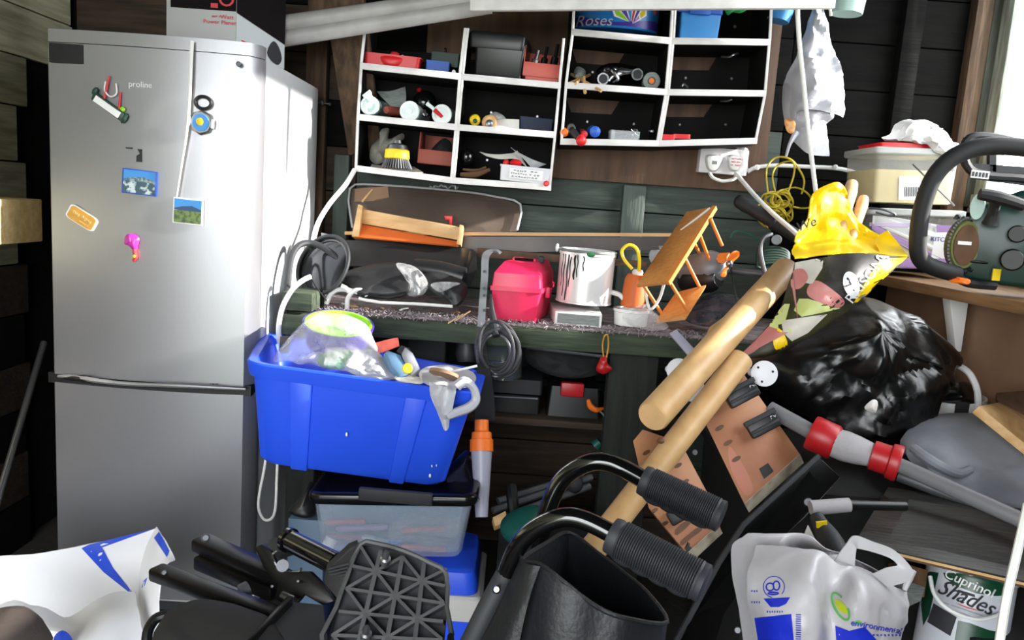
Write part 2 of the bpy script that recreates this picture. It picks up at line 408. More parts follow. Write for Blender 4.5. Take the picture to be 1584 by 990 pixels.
# =====================================================================
# FRIDGE
# =====================================================================
fx0, fx1, fy = -1.306, -.722, 2.14
fr = T('fridge_freezer', 'tall silver fridge freezer with two doors and magnets', 'fridge')
O('cabinet', B().hexa([V((fx0 + .004, fy + .07, .04)), V((fx1 - .004, fy + .07, .04)), V((fx1 - .004, fy + .64, .04)), V((fx0 + .004, fy + .64, .04))],
    [V((fx0 + .004, fy + .07, 1.665)), V((fx1 - .004, fy + .07, 1.665)), V((fx1 - .004, fy + .64, 1.665)), V((fx0 + .004, fy + .64, 1.665))]), 'fridge_side', fr, .008)
def door(z0, z1, curve_bottom=0):
    """bowed door with rounded vertical edges"""
    b = B(); n = 24; pro = []
    for i in range(n + 1):
        t = i / n * 2 - 1; x = (fx0 + fx1) / 2 + t * (fx1 - fx0) / 2
        e = max(0, (abs(t) - .9) / .1); y = fy - .022 * (1 - t * t) + .035 * (1 - math.sqrt(max(0, 1 - e * e)))
        pro.append((x, y))
    pro += [(fx1, fy + .062), (fx0, fy + .062)]
    zz = [z0 - curve_bottom * math.sin(math.pi * (i / n)) if i <= n else z0 for i in range(len(pro))]
    k = len(pro); vs = [V((p[0], p[1], zz[i])) for i, p in enumerate(pro)] + [V((p[0], p[1], z1)) for p in pro]
    b.add(vs, [tuple(range(k - 1, -1, -1)), tuple(range(k, 2 * k))] + [(i, (i + 1) % k, (i + 1) % k + k, i + k) for i in range(k)])
    return b
ud = O('upper_door', door(.752, 1.655), 'fridge', fr, ang=40)
O('top_trim', door(1.657, 1.69), 'fridge', fr, ang=40)
O('lower_door', door(.1, .728), 'fridge', fr, ang=40)
O('plinth', B().box(((fx0 + fx1) / 2, fy + .12, .05), (fx1 - fx0 - .03, .05, .1)), 'charcoal', fr)
O('gap_seal', B().box(((fx0 + fx1) / 2, fy + .03, .74), (fx1 - fx0 - .008, .06, .03)), 'black', fr)
# sculpted grip: raised arc and a dark recess at the left
b = B(); pts = [P(90, 582, 2.115), P(120, 584, 2.11), P(150, 589, 2.10), P(200, 594, 2.098), P(280, 597, 2.098), P(380, 602, 2.12)]
O('grip_edge', B().tube(pts, [.004, .008, .007, .006, .006, .004], 8), 'fridge', ud)
O('grip_recess', B().pillow(Q((90, 584, 2.115), (110, 580, 2.11), (140, 582, 2.106), (160, 593, 2.10), (120, 590, 2.106)), P(122, 586, 2.106), .006, .01, 3, 3), 'black', ud)
c = fx0 + .06

O('lock_button', B().lathe(P(369, 99, 2.122), P(369, 99, 2.112), [(0, .007), (.8, .007), (1, .005)], 12), 'dull_steel', ud)
def on_fridge(px, py, rot=0, off=.0):
    d = 2.118
    for _ in range(3):
        t = (P(px, py, d).x - (fx0 + fx1) / 2) / ((fx1 - fx0) / 2); d = fy - .022 * (1 - t * t) - .001 - off
    return F(px, py, d, 0, rot, 0)
O('name_plate', B(on_fridge(104, 83, 0, .0)).box((0, 0, 0), (.094, .007, .05)), 'black_matt', ud, .001)
TXT('logo', 'proline', on_fridge(217, 131), .022, 'white_gloss', ud)
marks('rating', on_fridge(331, 594, 0, .004), .022, .007, 1, 'ink', ud)
O('glue_mark', B(on_fridge(216, 240, 0)).prism([V((-.006, -.001, .016)), V((.007, -.001, .016)), V((.007, -.001, -.018)), V((-.009, -.001, -.018)), V((-.008, -.001, -.002)), V((.001, -.001, .004))], (0, .002, 0)), 'ink', ud)
O('glue_mark', B(on_fridge(200, 229, 0)).box((0, -.0005, 0), (.018, .002, .004)), 'ink', ud)
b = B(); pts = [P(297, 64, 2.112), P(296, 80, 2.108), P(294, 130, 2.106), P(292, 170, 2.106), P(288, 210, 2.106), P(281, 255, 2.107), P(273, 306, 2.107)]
S('bright_line_strip', B().tube(pts, [.0055, .0055, .005, .0045, .0035, .0025, .0018], 8), 'white_gloss', 'thin white strip standing in for a bright line down the silver fridge door', 'string')  # added strip: gives the bright line on the door a solid shape

# magnets
t = T('ship_magnet', 'sailing ship fridge magnet with white hull and red masts', 'magnet')
M = on_fridge(170, 165, 32)
O('hull', B(M).prism([V((-.05, -.012, .012)), V((.046, -.012, .010)), V((.05, -.012, -.014)), V((-.046, -.012, -.012))], (0, .013, 0)), 'dark_green', t, .003)
O('name_band', B(M).box((0, -.0135, -.002), (.076, .003, .017)), 'label_white', t)
O('bow', B(M).ball((-.05, -.006, .012), (.008, .006, .012), 8), 'dark_green', t)
O('stern', B(M).ball((.05, -.006, -.002), (.009, .006, .016), 8), 'dark_green', t)
for x in (-.02, .026): O('mast', B(M).cyl((x, -.006, .01), (x - .002 - .018, -.006, .068 if x < 0 else .05), .0035, .0025, 8), 'ink_red', t)
O('rigging', B(M).tube([(-.04, -.006, .05), (-.03, -.007, .03), (-.01, -.007, .024), (.0, -.007, .04), (-.015, -.006, .062)], .0022, 6), 'white', t)
O('deck_figure', B(M).ball((.034, -.006, .016), (.008, .005, .007), 8), 'lime', t)
t = T('bottle_opener_magnet', 'bottle opener fridge magnet with black ring and round map disc', 'magnet')
M = on_fridge(313, 190, 4)
b = B(M); ring = [V((.021 * math.cos(a), -.006, .052 + .016 * math.sin(a))) for a in [i * math.pi / 6 for i in range(12)]]
O('opener_ring', b.tube(ring, .0045, 8, 2, closed=True), 'black', t)
O('disc', B(M).lathe((0, 0, 0), (0, -.011, 0), [(0, .033), (.7, .033), (1, .028)], 8), 'steel', t)
O('map_face', B(M).lathe((0, -.0105, 0), (0, -.0125, 0), [(0, .023), (1, .022)], 20), 'sky_blue', t)
O('island', B(M).pillow([V((-.012, -.013, .006)), V((0, -.013, .012)), V((.008, -.013, .004)), V((.004, -.013, -.008)), V((-.008, -.013, -.006))], V((-.002, -.013, .001)), .001, .0005, 3, 3), 'yellow', t)
for x in (-.031, .031): O('side_clip', B(M).box((x, -.009, 0), (.008, .008, .024)), 'label_white', t, .002)
def picture(px, py, w, h, rot, name, label, sky, mid, low, border):
    t = T(name, label, 'magnet'); M = on_fridge(px, py, rot)
    O('backing', B(M).box((0, -.003, 0), (w, .006, h)), border, t, .0012)
    bw, bh = w * .9, h * .9
    O('sky', B(M).box((0, -.0065, bh * .27), (bw, .0012, bh * .46)), sky, t)
    O('middle', B(M).prism([V((-bw / 2, -.0074, .04 * bh)), V((-bw / 2, -.0074, .10 * bh)), V((-bw * .2, -.0074, .2 * bh)), V((bw * .15, -.0074, .25 * bh)), V((bw / 2, -.0074, .1 * bh)), V((bw / 2, -.0074, -.05 * bh))], (0, .0012, 0)), mid, t)
    O('foreground', B(M).box((0, -.0068, -bh * .24), (bw, .0018, bh * .52)), low, t)
D('pic_sea', (54, 84, 96), .4, col2=(190, 205, 210), vs=70, hard=(.5, .6)); D('pic_field', (110, 130, 70), .4, col2=(60, 86, 50), vs=80, hard=(.45, .6)); D('pic_hill', (40, 76, 120), .4); D('pic_city', (70, 100, 120), .4, col2=(150, 160, 160), vs=90, hard=(.45, .6))
picture(217, 282, .094, .066, 3, 'harbour_magnet', 'blue harbour picture magnet with white wavy edge on fridge', 'sky_blue', 'pic_city', 'pic_sea', 'blue')
picture(292, 327, .082, .07, 2, 'landscape_magnet', 'white framed magnet of hill and green fields on fridge', 'sky_blue', 'pic_hill', 'pic_field', 'label_white')
t = T('name_tag_magnet', 'tilted golden name tag magnet with white rim on fridge', 'magnet'); M = on_fridge(128, 337, 29)
D('gold', (206, 152, 62), .45, var=.1)
hw, hh = .043, .021
O('rim', B(M).rings([V((-hw, -.005, -hh)), V((hw, -.005, -hh)), V((hw, -.005, hh)), V((-hw, -.005, hh))], [V((-hw, 0, -hh)), V((hw, 0, -hh)), V((hw, 0, hh)), V((-hw, 0, hh))], [(0, 1), (.8, 1), (1, .96)], .4), 'label_white', t)
O('face', B(M).rings([V((-hw, -.007, -hh)), V((hw, -.007, -hh)), V((hw, -.007, hh)), V((-hw, -.007, hh))], [V((-hw, -.004, -hh)), V((hw, -.004, -hh)), V((hw, -.004, hh)), V((-hw, -.004, hh))], [(0, .9), (1, .88)], .4), 'gold', t)
D('gold_light', (232, 196, 128), .4)
marks('lettering', M @ MX.Translation((-.001, -.0076, .003)), .056, .014, 1, 'gold_light', t, 5); marks('lettering', M @ MX.Translation((.012, -.0076, -.010)), .026, .004, 1, 'gold_light', t, 6)
t = T('seahorse_magnet', 'small pink seahorse magnet with yellow tail on fridge', 'magnet'); M = on_fridge(205, 384, 0)
D('magenta', (214, 60, 176), .35, var=.3, vs=60)
O('body', B(M).pillow([V((-.016, -.004, .034)), V((.004, -.004, .04)), V((.02, -.004, .03)), V((.017, -.004, .005)), V((.012, -.004, -.006)), V((.002, -.004, -.004)), V((-.008, -.004, .006)), V((-.02, -.004, .012))], V((.003, -.004, .018)), .01, .004, 5, 4, nz=.002, ns=60), 'magenta', t)
O('tail', B(M).tube([(.008, -.005, -.002), (.01, -.006, -.014), (.012, -.006, -.024), (.006, -.006, -.034), (.003, -.005, -.028)], [.006, .006, .005, .003, .002], 8), 'ink_red', t)
O('tail_tip', B(M).ball((.01, -.009, -.02), (.005, .004, .006), 8), 'yellow', t)

# carton on the fridge
D('carton', (176, 176, 176), .6, var=.06); D('carton_side', (196, 202, 204), .6, var=.05); D('dark_print', (16, 9, 12), .8, spec=.15)
t = T('tool_carton', 'grey power planer carton with black and red print on top of the fridge', 'box')
a = P(257, 62, 2.28); bq = P(365, 71, 2.28); zb = 1.691
bx0, bx1 = a.x, bq.x; cw = .36
bq4 = [V((bx0, 2.28, zb)), V((bx1, 2.28, zb)), V((bx1 + .045, 2.58, zb)), V((bx0 + .03, 2.6, zb))]
O('carton_body', B().hexa(bq4, [p + V((0, 0, .24)) for p in bq4]), 'carton', t, .002)
O('side_panel', B().hexa([bq4[1] + V((.0005, -.0005, .001)), bq4[1] + V((.0015, -.0005, .001)), bq4[2] + V((.0015, 0, .001)), bq4[2] + V((.0005, 0, .001))], [bq4[1] + V((.0005, -.0005, .1)), bq4[1] + V((.0015, -.0005, .1)), bq4[2] + V((.0015, 0, .075)), bq4[2] + V((.0005, 0, .075))]), 'carton_side', t)
fz = .103
O('print_band', B().box(((bx0 + bx1) / 2 + .006, 2.2795, zb + fz + .068), (bx1 - bx0 - .014, .002, .132)), 'dark_print', t)
O('print_band', B().hexa([bq4[1] + V((.001, 0, .102)), bq4[1] + V((.002, 0, .102)), bq4[2] + V((.002, 0, .077)), bq4[2] + V((.001, 0, .077))], [bq4[1] + V((.001, 0, .236)), bq4[1] + V((.002, 0, .236)), bq4[2] + V((.002, 0, .236)), bq4[2] + V((.001, 0, .236))]), 'dark_print', t)
MT = lambda x, z: MX.Translation((x, 2.2785, z))
TXT('print_title', 'O', MT(bx1 - .028, zb + .135), .06, 'ink_red', t)
O('print_dash', B().box((bx1 - .062, 2.2785, zb + .117), (.02, .0008, .012)), 'ink_red', t)
TXT('print_line', 'Watt', MT(bx1 - .026, zb + .088), .015, 'ink_red', t, sx=1.2)
marks('print_line', MT(bx1 - .056, zb + .088), .026, .009, 1, 'ink_red', t, 3)
TXT('print_line', 'Power Planer', MT(bx1 - .046, zb + .073), .015, 'ink_red', t, sx=1.15)
O('barcode_label', B().box((bx1 - .045, 2.2792, zb + .014), (.05, .002, .022)), 'label_white', t)
for i in range(11): O('barcode_bar', B().box((bx1 - .064 + i * .0037, 2.2779, zb + .0145), (.0022 if i % 3 else .0012, .001, .017)), 'ink', t)
O('planer_picture', B().pillow([bq4[1].lerp(bq4[2], u) + V((.003, 0, w)) for u, w in ((.6, .03), (.72, .07), (.85, .062), (.93, .03), (.85, .006), (.7, .01))], bq4[1].lerp(bq4[2], .78) + V((.003, 0, .03)), .0015, .001, 3, 3), 'charcoal', t)
for i in range(3): O('side_print', B().box(tuple(bq4[1].lerp(bq4[2], .2 + .04 * i) + V((.0028, 0, .032 - .011 * i))), (.001, .07 - .012 * i, .004), (0, 0, -8)), 'ink_red', t)
S('latch_bracket', B().tube(Q((474, 159, 2.86), (486, 159, 2.85), (497, 158, 2.85)), .004, 6).ball(P(499, 159, 2.85), .008, 8).ball(P(510, 161, 2.86), .006, 8).tube(Q((499, 159, 2.85), (510, 161, 2.86)), .003, 6), 'steel', 'small metal latch fixed to the brown stud behind the fridge', 'latch')

# overhead: pipes, board, brace
for i, (p, q, r) in enumerate(((((388, 44), (800, -14), .027), 0, 0), (((388, 68), (760, 8), .026), 0, 0))):
    (ax, ay), (bx_, by_), rad = p
    A, Bq = P(ax, ay, 2.62), P(bx_, by_, 2.62)
    S('plastic_pipe', B().lathe(A, Bq, [(0, rad * .9), (0, rad), (1, rad), (1, rad * .85)], 18), 'grey_pipe', ('upper' if i == 0 else 'lower') + ' of two pale plastic pipes running overhead above the fridge', 'pipe', 'overhead pipes')
S('overhead_board', B().slab(Q((727, 16, 2.4), (1292, 12, 2.32), (1297, -60, 2.32), (727, -60, 2.4)), .02), 'white_edge', 'long white painted board lying overhead across the top of the pigeonholes', 'board', bevel=.002)
S('diagonal_brace', B().slab(Q((498, -20, 2.66), (560, -20, 2.66), (590, 232, 2.9), (539, 240, 2.9)), .04), 'stud_brown', 'knotty brown timber brace slanting down beside the pigeonholes', 'timber', bevel=.003)

# =====================================================================
# PIGEONHOLE UNITS
# =====================================================================
DF, DB = 2.70, 2.915
S('backing_board', B().box((P(960, 240, 2.935).x - .1, 2.925, 1.72), (1.27, .014, .6)), 'plywood', 'brown plywood sheet on the wall behind the pigeonholes', 'board', bevel=.001)
def pigeon(name, label, grid, open_top, notch):
    t = T(name, label, 'shelf')
    g = [[P(x, y, DF) for x, y in r] for r in grid]
    for r in range(3):
        for c_ in range(2):
            tl, tr, bl, br = g[r][c_], g[r][c_ + 1], g[r + 1][c_], g[r + 1][c_ + 1]
            bk = lambda p, u=0.: V((p.x, DB, p.z + u))
            th = .006; b = B(); up = V((0, 0, th)); sx = V((th, 0, 0))
            b.hexa([bl, br, bk(br), bk(bl)], [bl + up, br + up, bk(br) + up, bk(bl) + up])
            b.hexa([bl, bl + sx, bk(bl) + sx, bk(bl)], [tl, tl + sx, bk(tl) + sx, bk(tl)])
            b.hexa([br - sx, br, bk(br), bk(br) - sx], [tr - sx, tr, bk(tr), bk(tr) - sx])
            A, C, E_, G_ = bk(bl), bk(br), bk(tr), bk(tl)
            if notch:
                h = lambda u, w: A.lerp(C, u).lerp(G_.lerp(E_, u), w)
                b.prism([h(0, 0), h(1, 0), h(1, 1), h(.62, 1), h(.55, .72), h(.12, .72), h(.05, 1), h(0, 1)], (0, -.005, 0))
            else:
                h = lambda u, w: A.lerp(C, u).lerp(G_.lerp(E_, u), w)
                b.prism([h(0, 0), h(1, 0), h(1, .72 if r == 0 and open_top else 1), h(0, .62 if r == 0 and open_top else 1)], (0, -.005, 0))
            o = O('compartment', b, 'bin_dark', t)
            e = B(); f = V((0, -.008, 0)); lip = .021
            e.hexa([bl + f, br + f, br, bl], [bl + f + V((0, 0, lip)), br + f + V((0, 0, lip)), br + V((0, 0, lip)), bl + V((0, 0, lip))])
            sw = V((.009, 0, 0)); zl = V((0, 0, lip))
            e.hexa([bl + f + zl, bl + f + sw + zl, bl + sw + zl, bl + zl], [tl + f, tl + f + sw, tl + sw, tl])
            e.hexa([br + f - sw + zl, br + f + zl, br + zl, br - sw + zl], [tr + f - sw, tr + f, tr, tr - sw])
            O('front_edge', e, 'white_edge', o, .001)
            for u in (.3, .8): 
                q = A.lerp(C, u).lerp(G_.lerp(E_, u), .55) + V((0, -.006, 0))
                O('screw', B().lathe(q, q + V((0, -.004, 0)), [(0, .006), (1, .004)], 8), 'steel', o)
    return t
GL = [[(565, 28), (722, 44), (874, 60)], [(557, 107), (713, 124), (867, 138)], [(552, 186), (707, 202), (860, 214)], [(549, 265), (700, 284), (852, 295)]]
GR = [[(888, -34), (1044, -28), (1196, -22)], [(883, 55), (1038, 69), (1191, 71)], [(873, 137), (1031, 148), (1184, 150)], [(866, 224), (1018, 227), (1170, 223)]]
pigeon('pigeonhole_unit', 'black pigeonhole unit with white front edges, left one, above the pink toolbox', GL, True, False)
pigeon('pigeonhole_unit', 'black pigeonhole unit with white front edges, right one, above the wall socket', GR, False, True)

# =====================================================================
# WORKBENCH
# =====================================================================
D('bench_green', (72, 84, 62), .85, col2=(40, 48, 38), stretch=WX, vs=3, bump=.35, bs=10)
D('bench_dark', (40, 46, 38), .85, col2=(24, 28, 24), stretch=WZ, vs=3, bump=.3, bs=10)
D('bench_top', (150, 138, 140), .9, col2=(92, 84, 84), vs=30, bump=.5, bs=90)
BZ, BY0 = .955, 2.36
t = T('workbench', 'old green painted timber workbench along the back wall, cluttered with things', 'workbench')
O('worktop', B().box((.25, (BY0 + 2.9) / 2, BZ - .015), (1.9, 2.9 - BY0, .03)), 'bench_top', t, .003)
O('front_rail', B().box((.25, BY0 - .012, BZ - .04), (1.9, .03, .062)), 'bench_green', t, .004)
for x0, x1 in ((P(940, 600, 2.37).x, P(1016, 600, 2.37).x), (-.69, -.60), (1.0, 1.1)):
    O('leg', B().box(((x0 + x1) / 2, BY0 + .05, .46), (x1 - x0, .06, .92)), 'bench_dark', t, .004)
zs_ = P(850, 650, 2.45).z
O('lower_shelf', B().box((.0, 2.64, zs_), (.72, .46, .022)), 'brown_plank', t, .002)
for i in range(4): O('back_board', B().box((.0, 2.9, .07 + .14 * i), (1.4, .02, .135)), 'brown_plank', t, .003)
for i, (px, py) in enumerate(((466, 464), (468, 500))):
    c = P(px, py, 2.33); S('wood_offcut', B().box((c.x, 2.36, c.z), (.105 if i else .09, .15, .062 if i else .055)), 'bench_green', ('upper' if i == 0 else 'lower') + ' green stained timber offcut stacked at the fridge end of the bench', 'wood block', 'bench end offcuts', bevel=.004)
D('fringe', (170, 156, 160), .95, col2=(100, 90, 94), vs=60)
# matted carpet fringe along the bench edge
b = B(); rg = random.Random(3)
for i in range(900):
    x = rg.uniform(-.6, .62); y = BY0 - .03 + rg.uniform(0, .13) ** 1.3; zz = BZ + .001
    a = rg.uniform(0, 6.28); l = rg.uniform(.006, .016)
    p = V((x, y, zz)); q = p + V((math.cos(a) * l, math.sin(a) * l - .003, rg.uniform(.002, .012) if y > BY0 - .02 else -rg.uniform(.002, .012)))
    b.bar(p, q, .002, .002, (0, 1, .1))
o = S('carpet_fringe', b, 'fringe', 'matted pinkish carpet fibres along the front edge of the bench', 'carpet'); o['kind'] = 'stuff'
# =====================================================================
# THINGS IN THE PIGEONHOLES
# =====================================================================
def q4(cx, cy, w, h, d, dep, ry=0, rz=0, taper=1.0):
    """bottom and top quads (FL,FR,BR,BL) of an upright box whose front face is w x h photo pixels round (cx,cy)"""
    M = F(cx, cy, d, 0, ry, rz); W_ = mm(w, d) / 2; H_ = mm(h, d) / 2; k = taper
    Bq = [M @ V((-W_ * k, (1 - k) * dep / 2, -H_)), M @ V((W_ * k, (1 - k) * dep / 2, -H_)), M @ V((W_ * k, dep - (1 - k) * dep / 2, -H_)), M @ V((-W_ * k, dep - (1 - k) * dep / 2, -H_))]
    Tq = [M @ V((-W_, 0, H_)), M @ V((W_, 0, H_)), M @ V((W_, dep, H_)), M @ V((-W_, dep, H_))]
    return Tq, Bq
OPEN = [(0, .9), (.03, 1), (.9, 1), (.9, 1.03), (1, 1.03), (1, .95), (.05, .93), (.05, .5)]
SHUT = [(0, .97), (.02, 1), (.98, 1), (1, .97)]
LID = [(0, 1), (.1, 1.04), (.9, 1.04), (1, 1.0), (1, .9), (.85, .88)]
TILT = 2
# --- left unit, top row
t = T('red_tray', 'bright red plastic parts tray in the top left pigeonhole', 'tray')
Tq, Bq = q4(605, 94, 86, 18, 2.73, .1, TILT, 0, .95)
O('tray_body', B().rings(Tq, Bq, OPEN, .15), 'red_tray', t)
M = F(605, 94, 2.728, 0, TILT)
O('finger_scoop', B(M).pillow([V((-.035, 0, .012)), V((.035, 0, .012)), V((.02, 0, -.016)), V((-.02, 0, -.016))], V((0, 0, -.002)), .006, .004, 3, 4), 'red_tray', t)
O('hang_tab', B(M).prism([V((-.022, .09, .015)), V((.012, .09, .015)), V((.01, .09, .042)), V((0, .09, .046)), V((-.015, .09, .046)), V((-.021, .09, .04))], (0, .006, 0)), 'red_tray', t, .002)
for i, (cx, cy, w, h, mt, nm) in enumerate(((688, 93, 42, 18, 'dark_green', 'dark green'), (677, 103, 35, 13, 'blue', 'small blue'))):
    t = T('parts_box', nm + ' lidded parts box in the top left pigeonhole', 'box')
    Tq, Bq = q4(cx, cy, w, h, 2.80 - .05 * i, .05, TILT)
    O('box_body', B().rings(Tq, Bq, SHUT, .1), mt, t); O('lid', B().rings([p + V((0, 0, .004)) for p in Tq], [p - V((0, 0, .004)) for p in Tq], [(0, 1.03), (1, 1.03), (1, .9)], .1), mt, t)
S('metal_bolt', B().cyl(P(689, 86, 2.83), P(689, 76, 2.83), .004, n=8).ball(P(689, 76, 2.83), .005, 8), 'chrome', 'shiny bolt standing up behind the dark green parts box', 'bolt')
S('metal_nut', B().lathe(P(702, 111, 2.72), P(702, 111, 2.71), [(0, .009), (1, .007)], 6), 'steel', 'small steel nut on the shelf edge beside the blue parts box', 'nut')
t = T('black_tub', 'black plastic tub with clip lid in the upper pigeonhole beside the salmon bin', 'tub')
D('tub_black', (34, 34, 37), .35, var=.2)
Tq, Bq = q4(771, 98, 76, 58, 2.72, .14, TILT, -8, .9)
O('tub_body', B().rings(Tq, Bq, SHUT, .12), 'tub_black', t)
T2, B2 = q4(768, 62, 84, 24, 2.715, .16, TILT, -8, .98)
O('lid', B().rings(T2, B2, [(0, 1), (.1, 1.02), (.75, 1.03), (.9, 1), (1, .94), (.9, .9)], .14), 'tub_black', t)
def bin_(name, label, px, py, w, h, d, dep, mt, ry=TILT):
    t = T(name, label, 'bin'); M = F(px, py, d, 0, ry); W_ = mm(w, d) / 2; H_ = mm(h, d)
    b = B(M); th = .003
    b.box((0, dep / 2, 0), (2 * W_, dep, th)); b.box((0, dep, H_ / 2), (2 * W_, th, H_))
    for s in (-1, 1): b.prism([V((s * W_, 0, 0)), V((s * W_, dep, 0)), V((s * W_, dep, H_)), V((s * W_, 0.01, H_)), V((s * W_, 0, H_ * .45))], (-s * th, 0, 0))
    O('bin_body', b, mt, t, .0008)
    O('front_lip', B(M).box((0, 0, H_ * .22), (2 * W_, th, H_ * .45)), mt, t, .0008)
    return t, M
t, M = bin_('storage_bin', 'salmon pink open fronted bin beside the black tub', 838, 119, 58, 44, 2.71, .15, 'salmon')
O('bin_foot', B(M).box((0, .02, -.005), (.11, .03, .012)), 'salmon', t)
for i, (x, y, z, r) in enumerate(((-.03, .03, .06, .014), (.0, .06, .07, .012), (.035, .05, .07, .013))):
    A = M @ V((x, y, z - .03)); Bq = M @ V((x + .01, y, z + .03 + .01 * i))
    S('router_bit', B().lathe(A, Bq, [(0, r), (.45, r), (.5, r * .5), (1, r * .45)], 10), ['chrome', 'black_metal', 'black_metal'][i], ['shiny steel', 'slim dark steel', 'thick dark steel'][i] + ' cutter bit sticking up in the salmon bin', 'tool bit')
for i, x in enumerate((820, 843, 851)): S('screw_head', B().ball(P(x, 128 + (x - 820) * .06, 2.7), .006, 8), 'chrome', ['left screw', 'middle screw', 'right screw'][i] + ' lying under the salmon bin on the shelf edge', 'screw', 'loose screws under the bin')
# --- left unit, middle row
D('tube_white', (222, 232, 230), .4, var=.05); D('tube_mint', (176, 206, 200), .4, var=.08)
def cartridge(px, py, r, mt, label, col):
    t = T('sealant_cartridge', label, 'cartridge', 'sealant cartridges in the pigeonhole')
    a = P(px, py, 2.70); b_ = a + V((.02, .19, .004))
    O('barrel', B().lathe(a, b_, [(0, r), (.02, r * 1.04), (.07, r * 1.04), (.08, r * .95), (1, r * .95)], 24), mt, t)
    O('end_plug', B().lathe(a + V((0, .002, 0)), a + V((0, -.004, 0)), [(0, r * .9), (1, r * .9), (1, r * .72), (.2, r * .7), (.2, r * .35), (1.2, r * .3)], 24), 'tube_white', t)
    return t, a
t, a = cartridge(571, 163, .031, 'tube_mint', 'mint white sealant cartridge with nozzle resting on it, leftmost', 0)
O('nozzle', B().lathe(P(578, 160, 2.70), P(566, 143, 2.69), [(0, .008), (.6, .012), (.75, .016), (1, .016), (1, .011), (.8, .01)], 14), 'tube_white', t)
t, a = cartridge(633, 172, .033, 'tube_white', 'white sealant cartridge without a nozzle, in the middle', 0)
t, a = cartridge(683, 177, .033, 'tube_white', 'white sealant cartridge with red tipped nozzle across its end', 0)
O('nozzle', B().tube(Q((660, 160, 2.69), (668, 166, 2.69), (674, 172, 2.685)), [.007, .006, .006], 10), 'tube_white', t)
O('red_tip', B().tube(Q((672, 170, 2.685), (684, 181, 2.685)), [.008, .006], 10), 'red', t)
D('packet_grey', (140, 146, 142), .5, col2=(90, 96, 94), vs=40, stretch=(1, 1, 30))
S('foil_packet', B().surf([Q((583, 141, 2.78), (605, 141, 2.76), (627, 134, 2.78)), Q((592, 152, 2.75), (610, 154, 2.74), (628, 150, 2.75)), Q((604, 164, 2.73), (616, 166, 2.73), (628, 164, 2.74))], 5, 5, .003, 30, .002), 'packet_grey', 'grey printed packet leaning between the sealant cartridges', 'packet')
S('red_bottle', B().lathe(P(597, 170, 2.72), P(618, 171, 2.78), [(0, .012), (.2, .014), (.3, .018), (1, .018)], 12), 'brick_tray', 'small dull red bottle lying between the sealant cartridges', 'bottle')
t = T('black_round_bottle', 'glossy black squeeze bottle with a tiny red cap behind the cartridges', 'bottle')
O('bottle_body', B().ball(P(657, 160, 2.82), (.045, .05, .045), 16), 'black_gloss', t); O('cap', B().cyl(P(650, 143, 2.82), P(648, 138, 2.81), .008, n=10), 'red', t)
S('clear_stopper', B().lathe(P(658, 180, 2.7), P(657, 172, 2.71), [(0, .004), (.3, .011), (1, .009)], 12), 'chrome', 'tiny silvery stopper between the white cartridges', 'stopper')
t = T('yellow_tool', 'yellow ended tool handle lying in the middle right pigeonhole', 'handle')
O('grip', B().lathe(P(735, 186, 2.70), P(733, 184, 2.85), [(0, .008), (.05, .018), (.2, .02), (1, .016)], 14), 'yellow', t); O('end_cap', B().ball(P(735, 187, 2.697), (.008, .005, .008), 8), 'dark_green', t)
t = T('wooden_roller', 'tan wooden roller with pale metal end lying in the middle right pigeonhole', 'roller')
O('roller_body', B().lathe(P(757, 190, 2.70), P(762, 188, 2.84), [(0, .02), (.03, .026), (1, .026)], 18), 'pine_y', t); O('metal_end', B().ball(P(757, 191, 2.697), (.014, .008, .014), 10), 'steel', t)
D('clear_crinkle', (226, 228, 230), .12, alpha=.45, bump=.6, bs=60)
S('crumpled_wrap', B().pillow(Q((756, 180, 2.75), (765, 173, 2.76), (778, 178, 2.76), (783, 188, 2.75), (768, 192, 2.74)), P(768, 183, 2.75), .02, .02, 5, 4, .006, 40), 'clear_crinkle', 'scrunched clear wrapper behind the wooden roller', 'wrapper')
S('paper_slip', B().surf([Q((768, 186, 2.73), (785, 184, 2.72), (803, 185, 2.74)), Q((766, 197, 2.70), (784, 199, 2.70), (803, 201, 2.72))], 5, 4, .002, 30, .001), 'paper', 'folded paper slip beside the wooden roller', 'paper')
t = T('navy_box', 'dark navy box at the right of the middle pigeonhole', 'box'); Tq, Bq = q4(829, 194, 50, 20, 2.76, .1, TILT); O('box_body', B().rings(Tq, Bq, SHUT, .08), 'navy', t); O('lid', B().rings([p + V((0, 0, .003)) for p in Tq], [p - V((0, 0, .006)) for p in Tq], [(0, 1.03), (1, 1.03), (1, .9)], .08), 'navy', t)
# --- left unit, bottom row
t = T('wire_cup_brush', 'steel wire cup brush with yellow band in the bottom left pigeonhole', 'brush')
a = P(614, 246, 2.70); up = V((0, .015, 1)).normalized()
O('band', B().lathe(a + up * .0, a + up * .032, [(0, .04), (.1, .043), (.9, .041), (1, .038)], 24), 'yellow', t)
O('hub', B().lathe(a + up * .03, a + up * .062, [(0, .037), (.5, .032), (.7, .014), (1, .012)], 20), 'steel', t)
for i in range(34):
    an = i * 2 * math.pi / 34; dv = V((math.cos(an), math.sin(an), 0)); O('bristle', B().cyl(a + dv * .037, a + dv * .052 - up * .032, .0028, .002, 5), 'dull_steel', t)
S('card_sheet', B().surf([Q((575, 254, 2.80), (610, 258, 2.80), (640, 258, 2.80)), Q((572, 262, 2.69), (620, 267, 2.69), (655, 267, 2.70))], 4, 4, .002, 20, .002), 'paper', 'loose grey card sheet lying under the wire cup brush', 'card')
D('rag', (128, 126, 118), .9, bump=.4, bs=40)
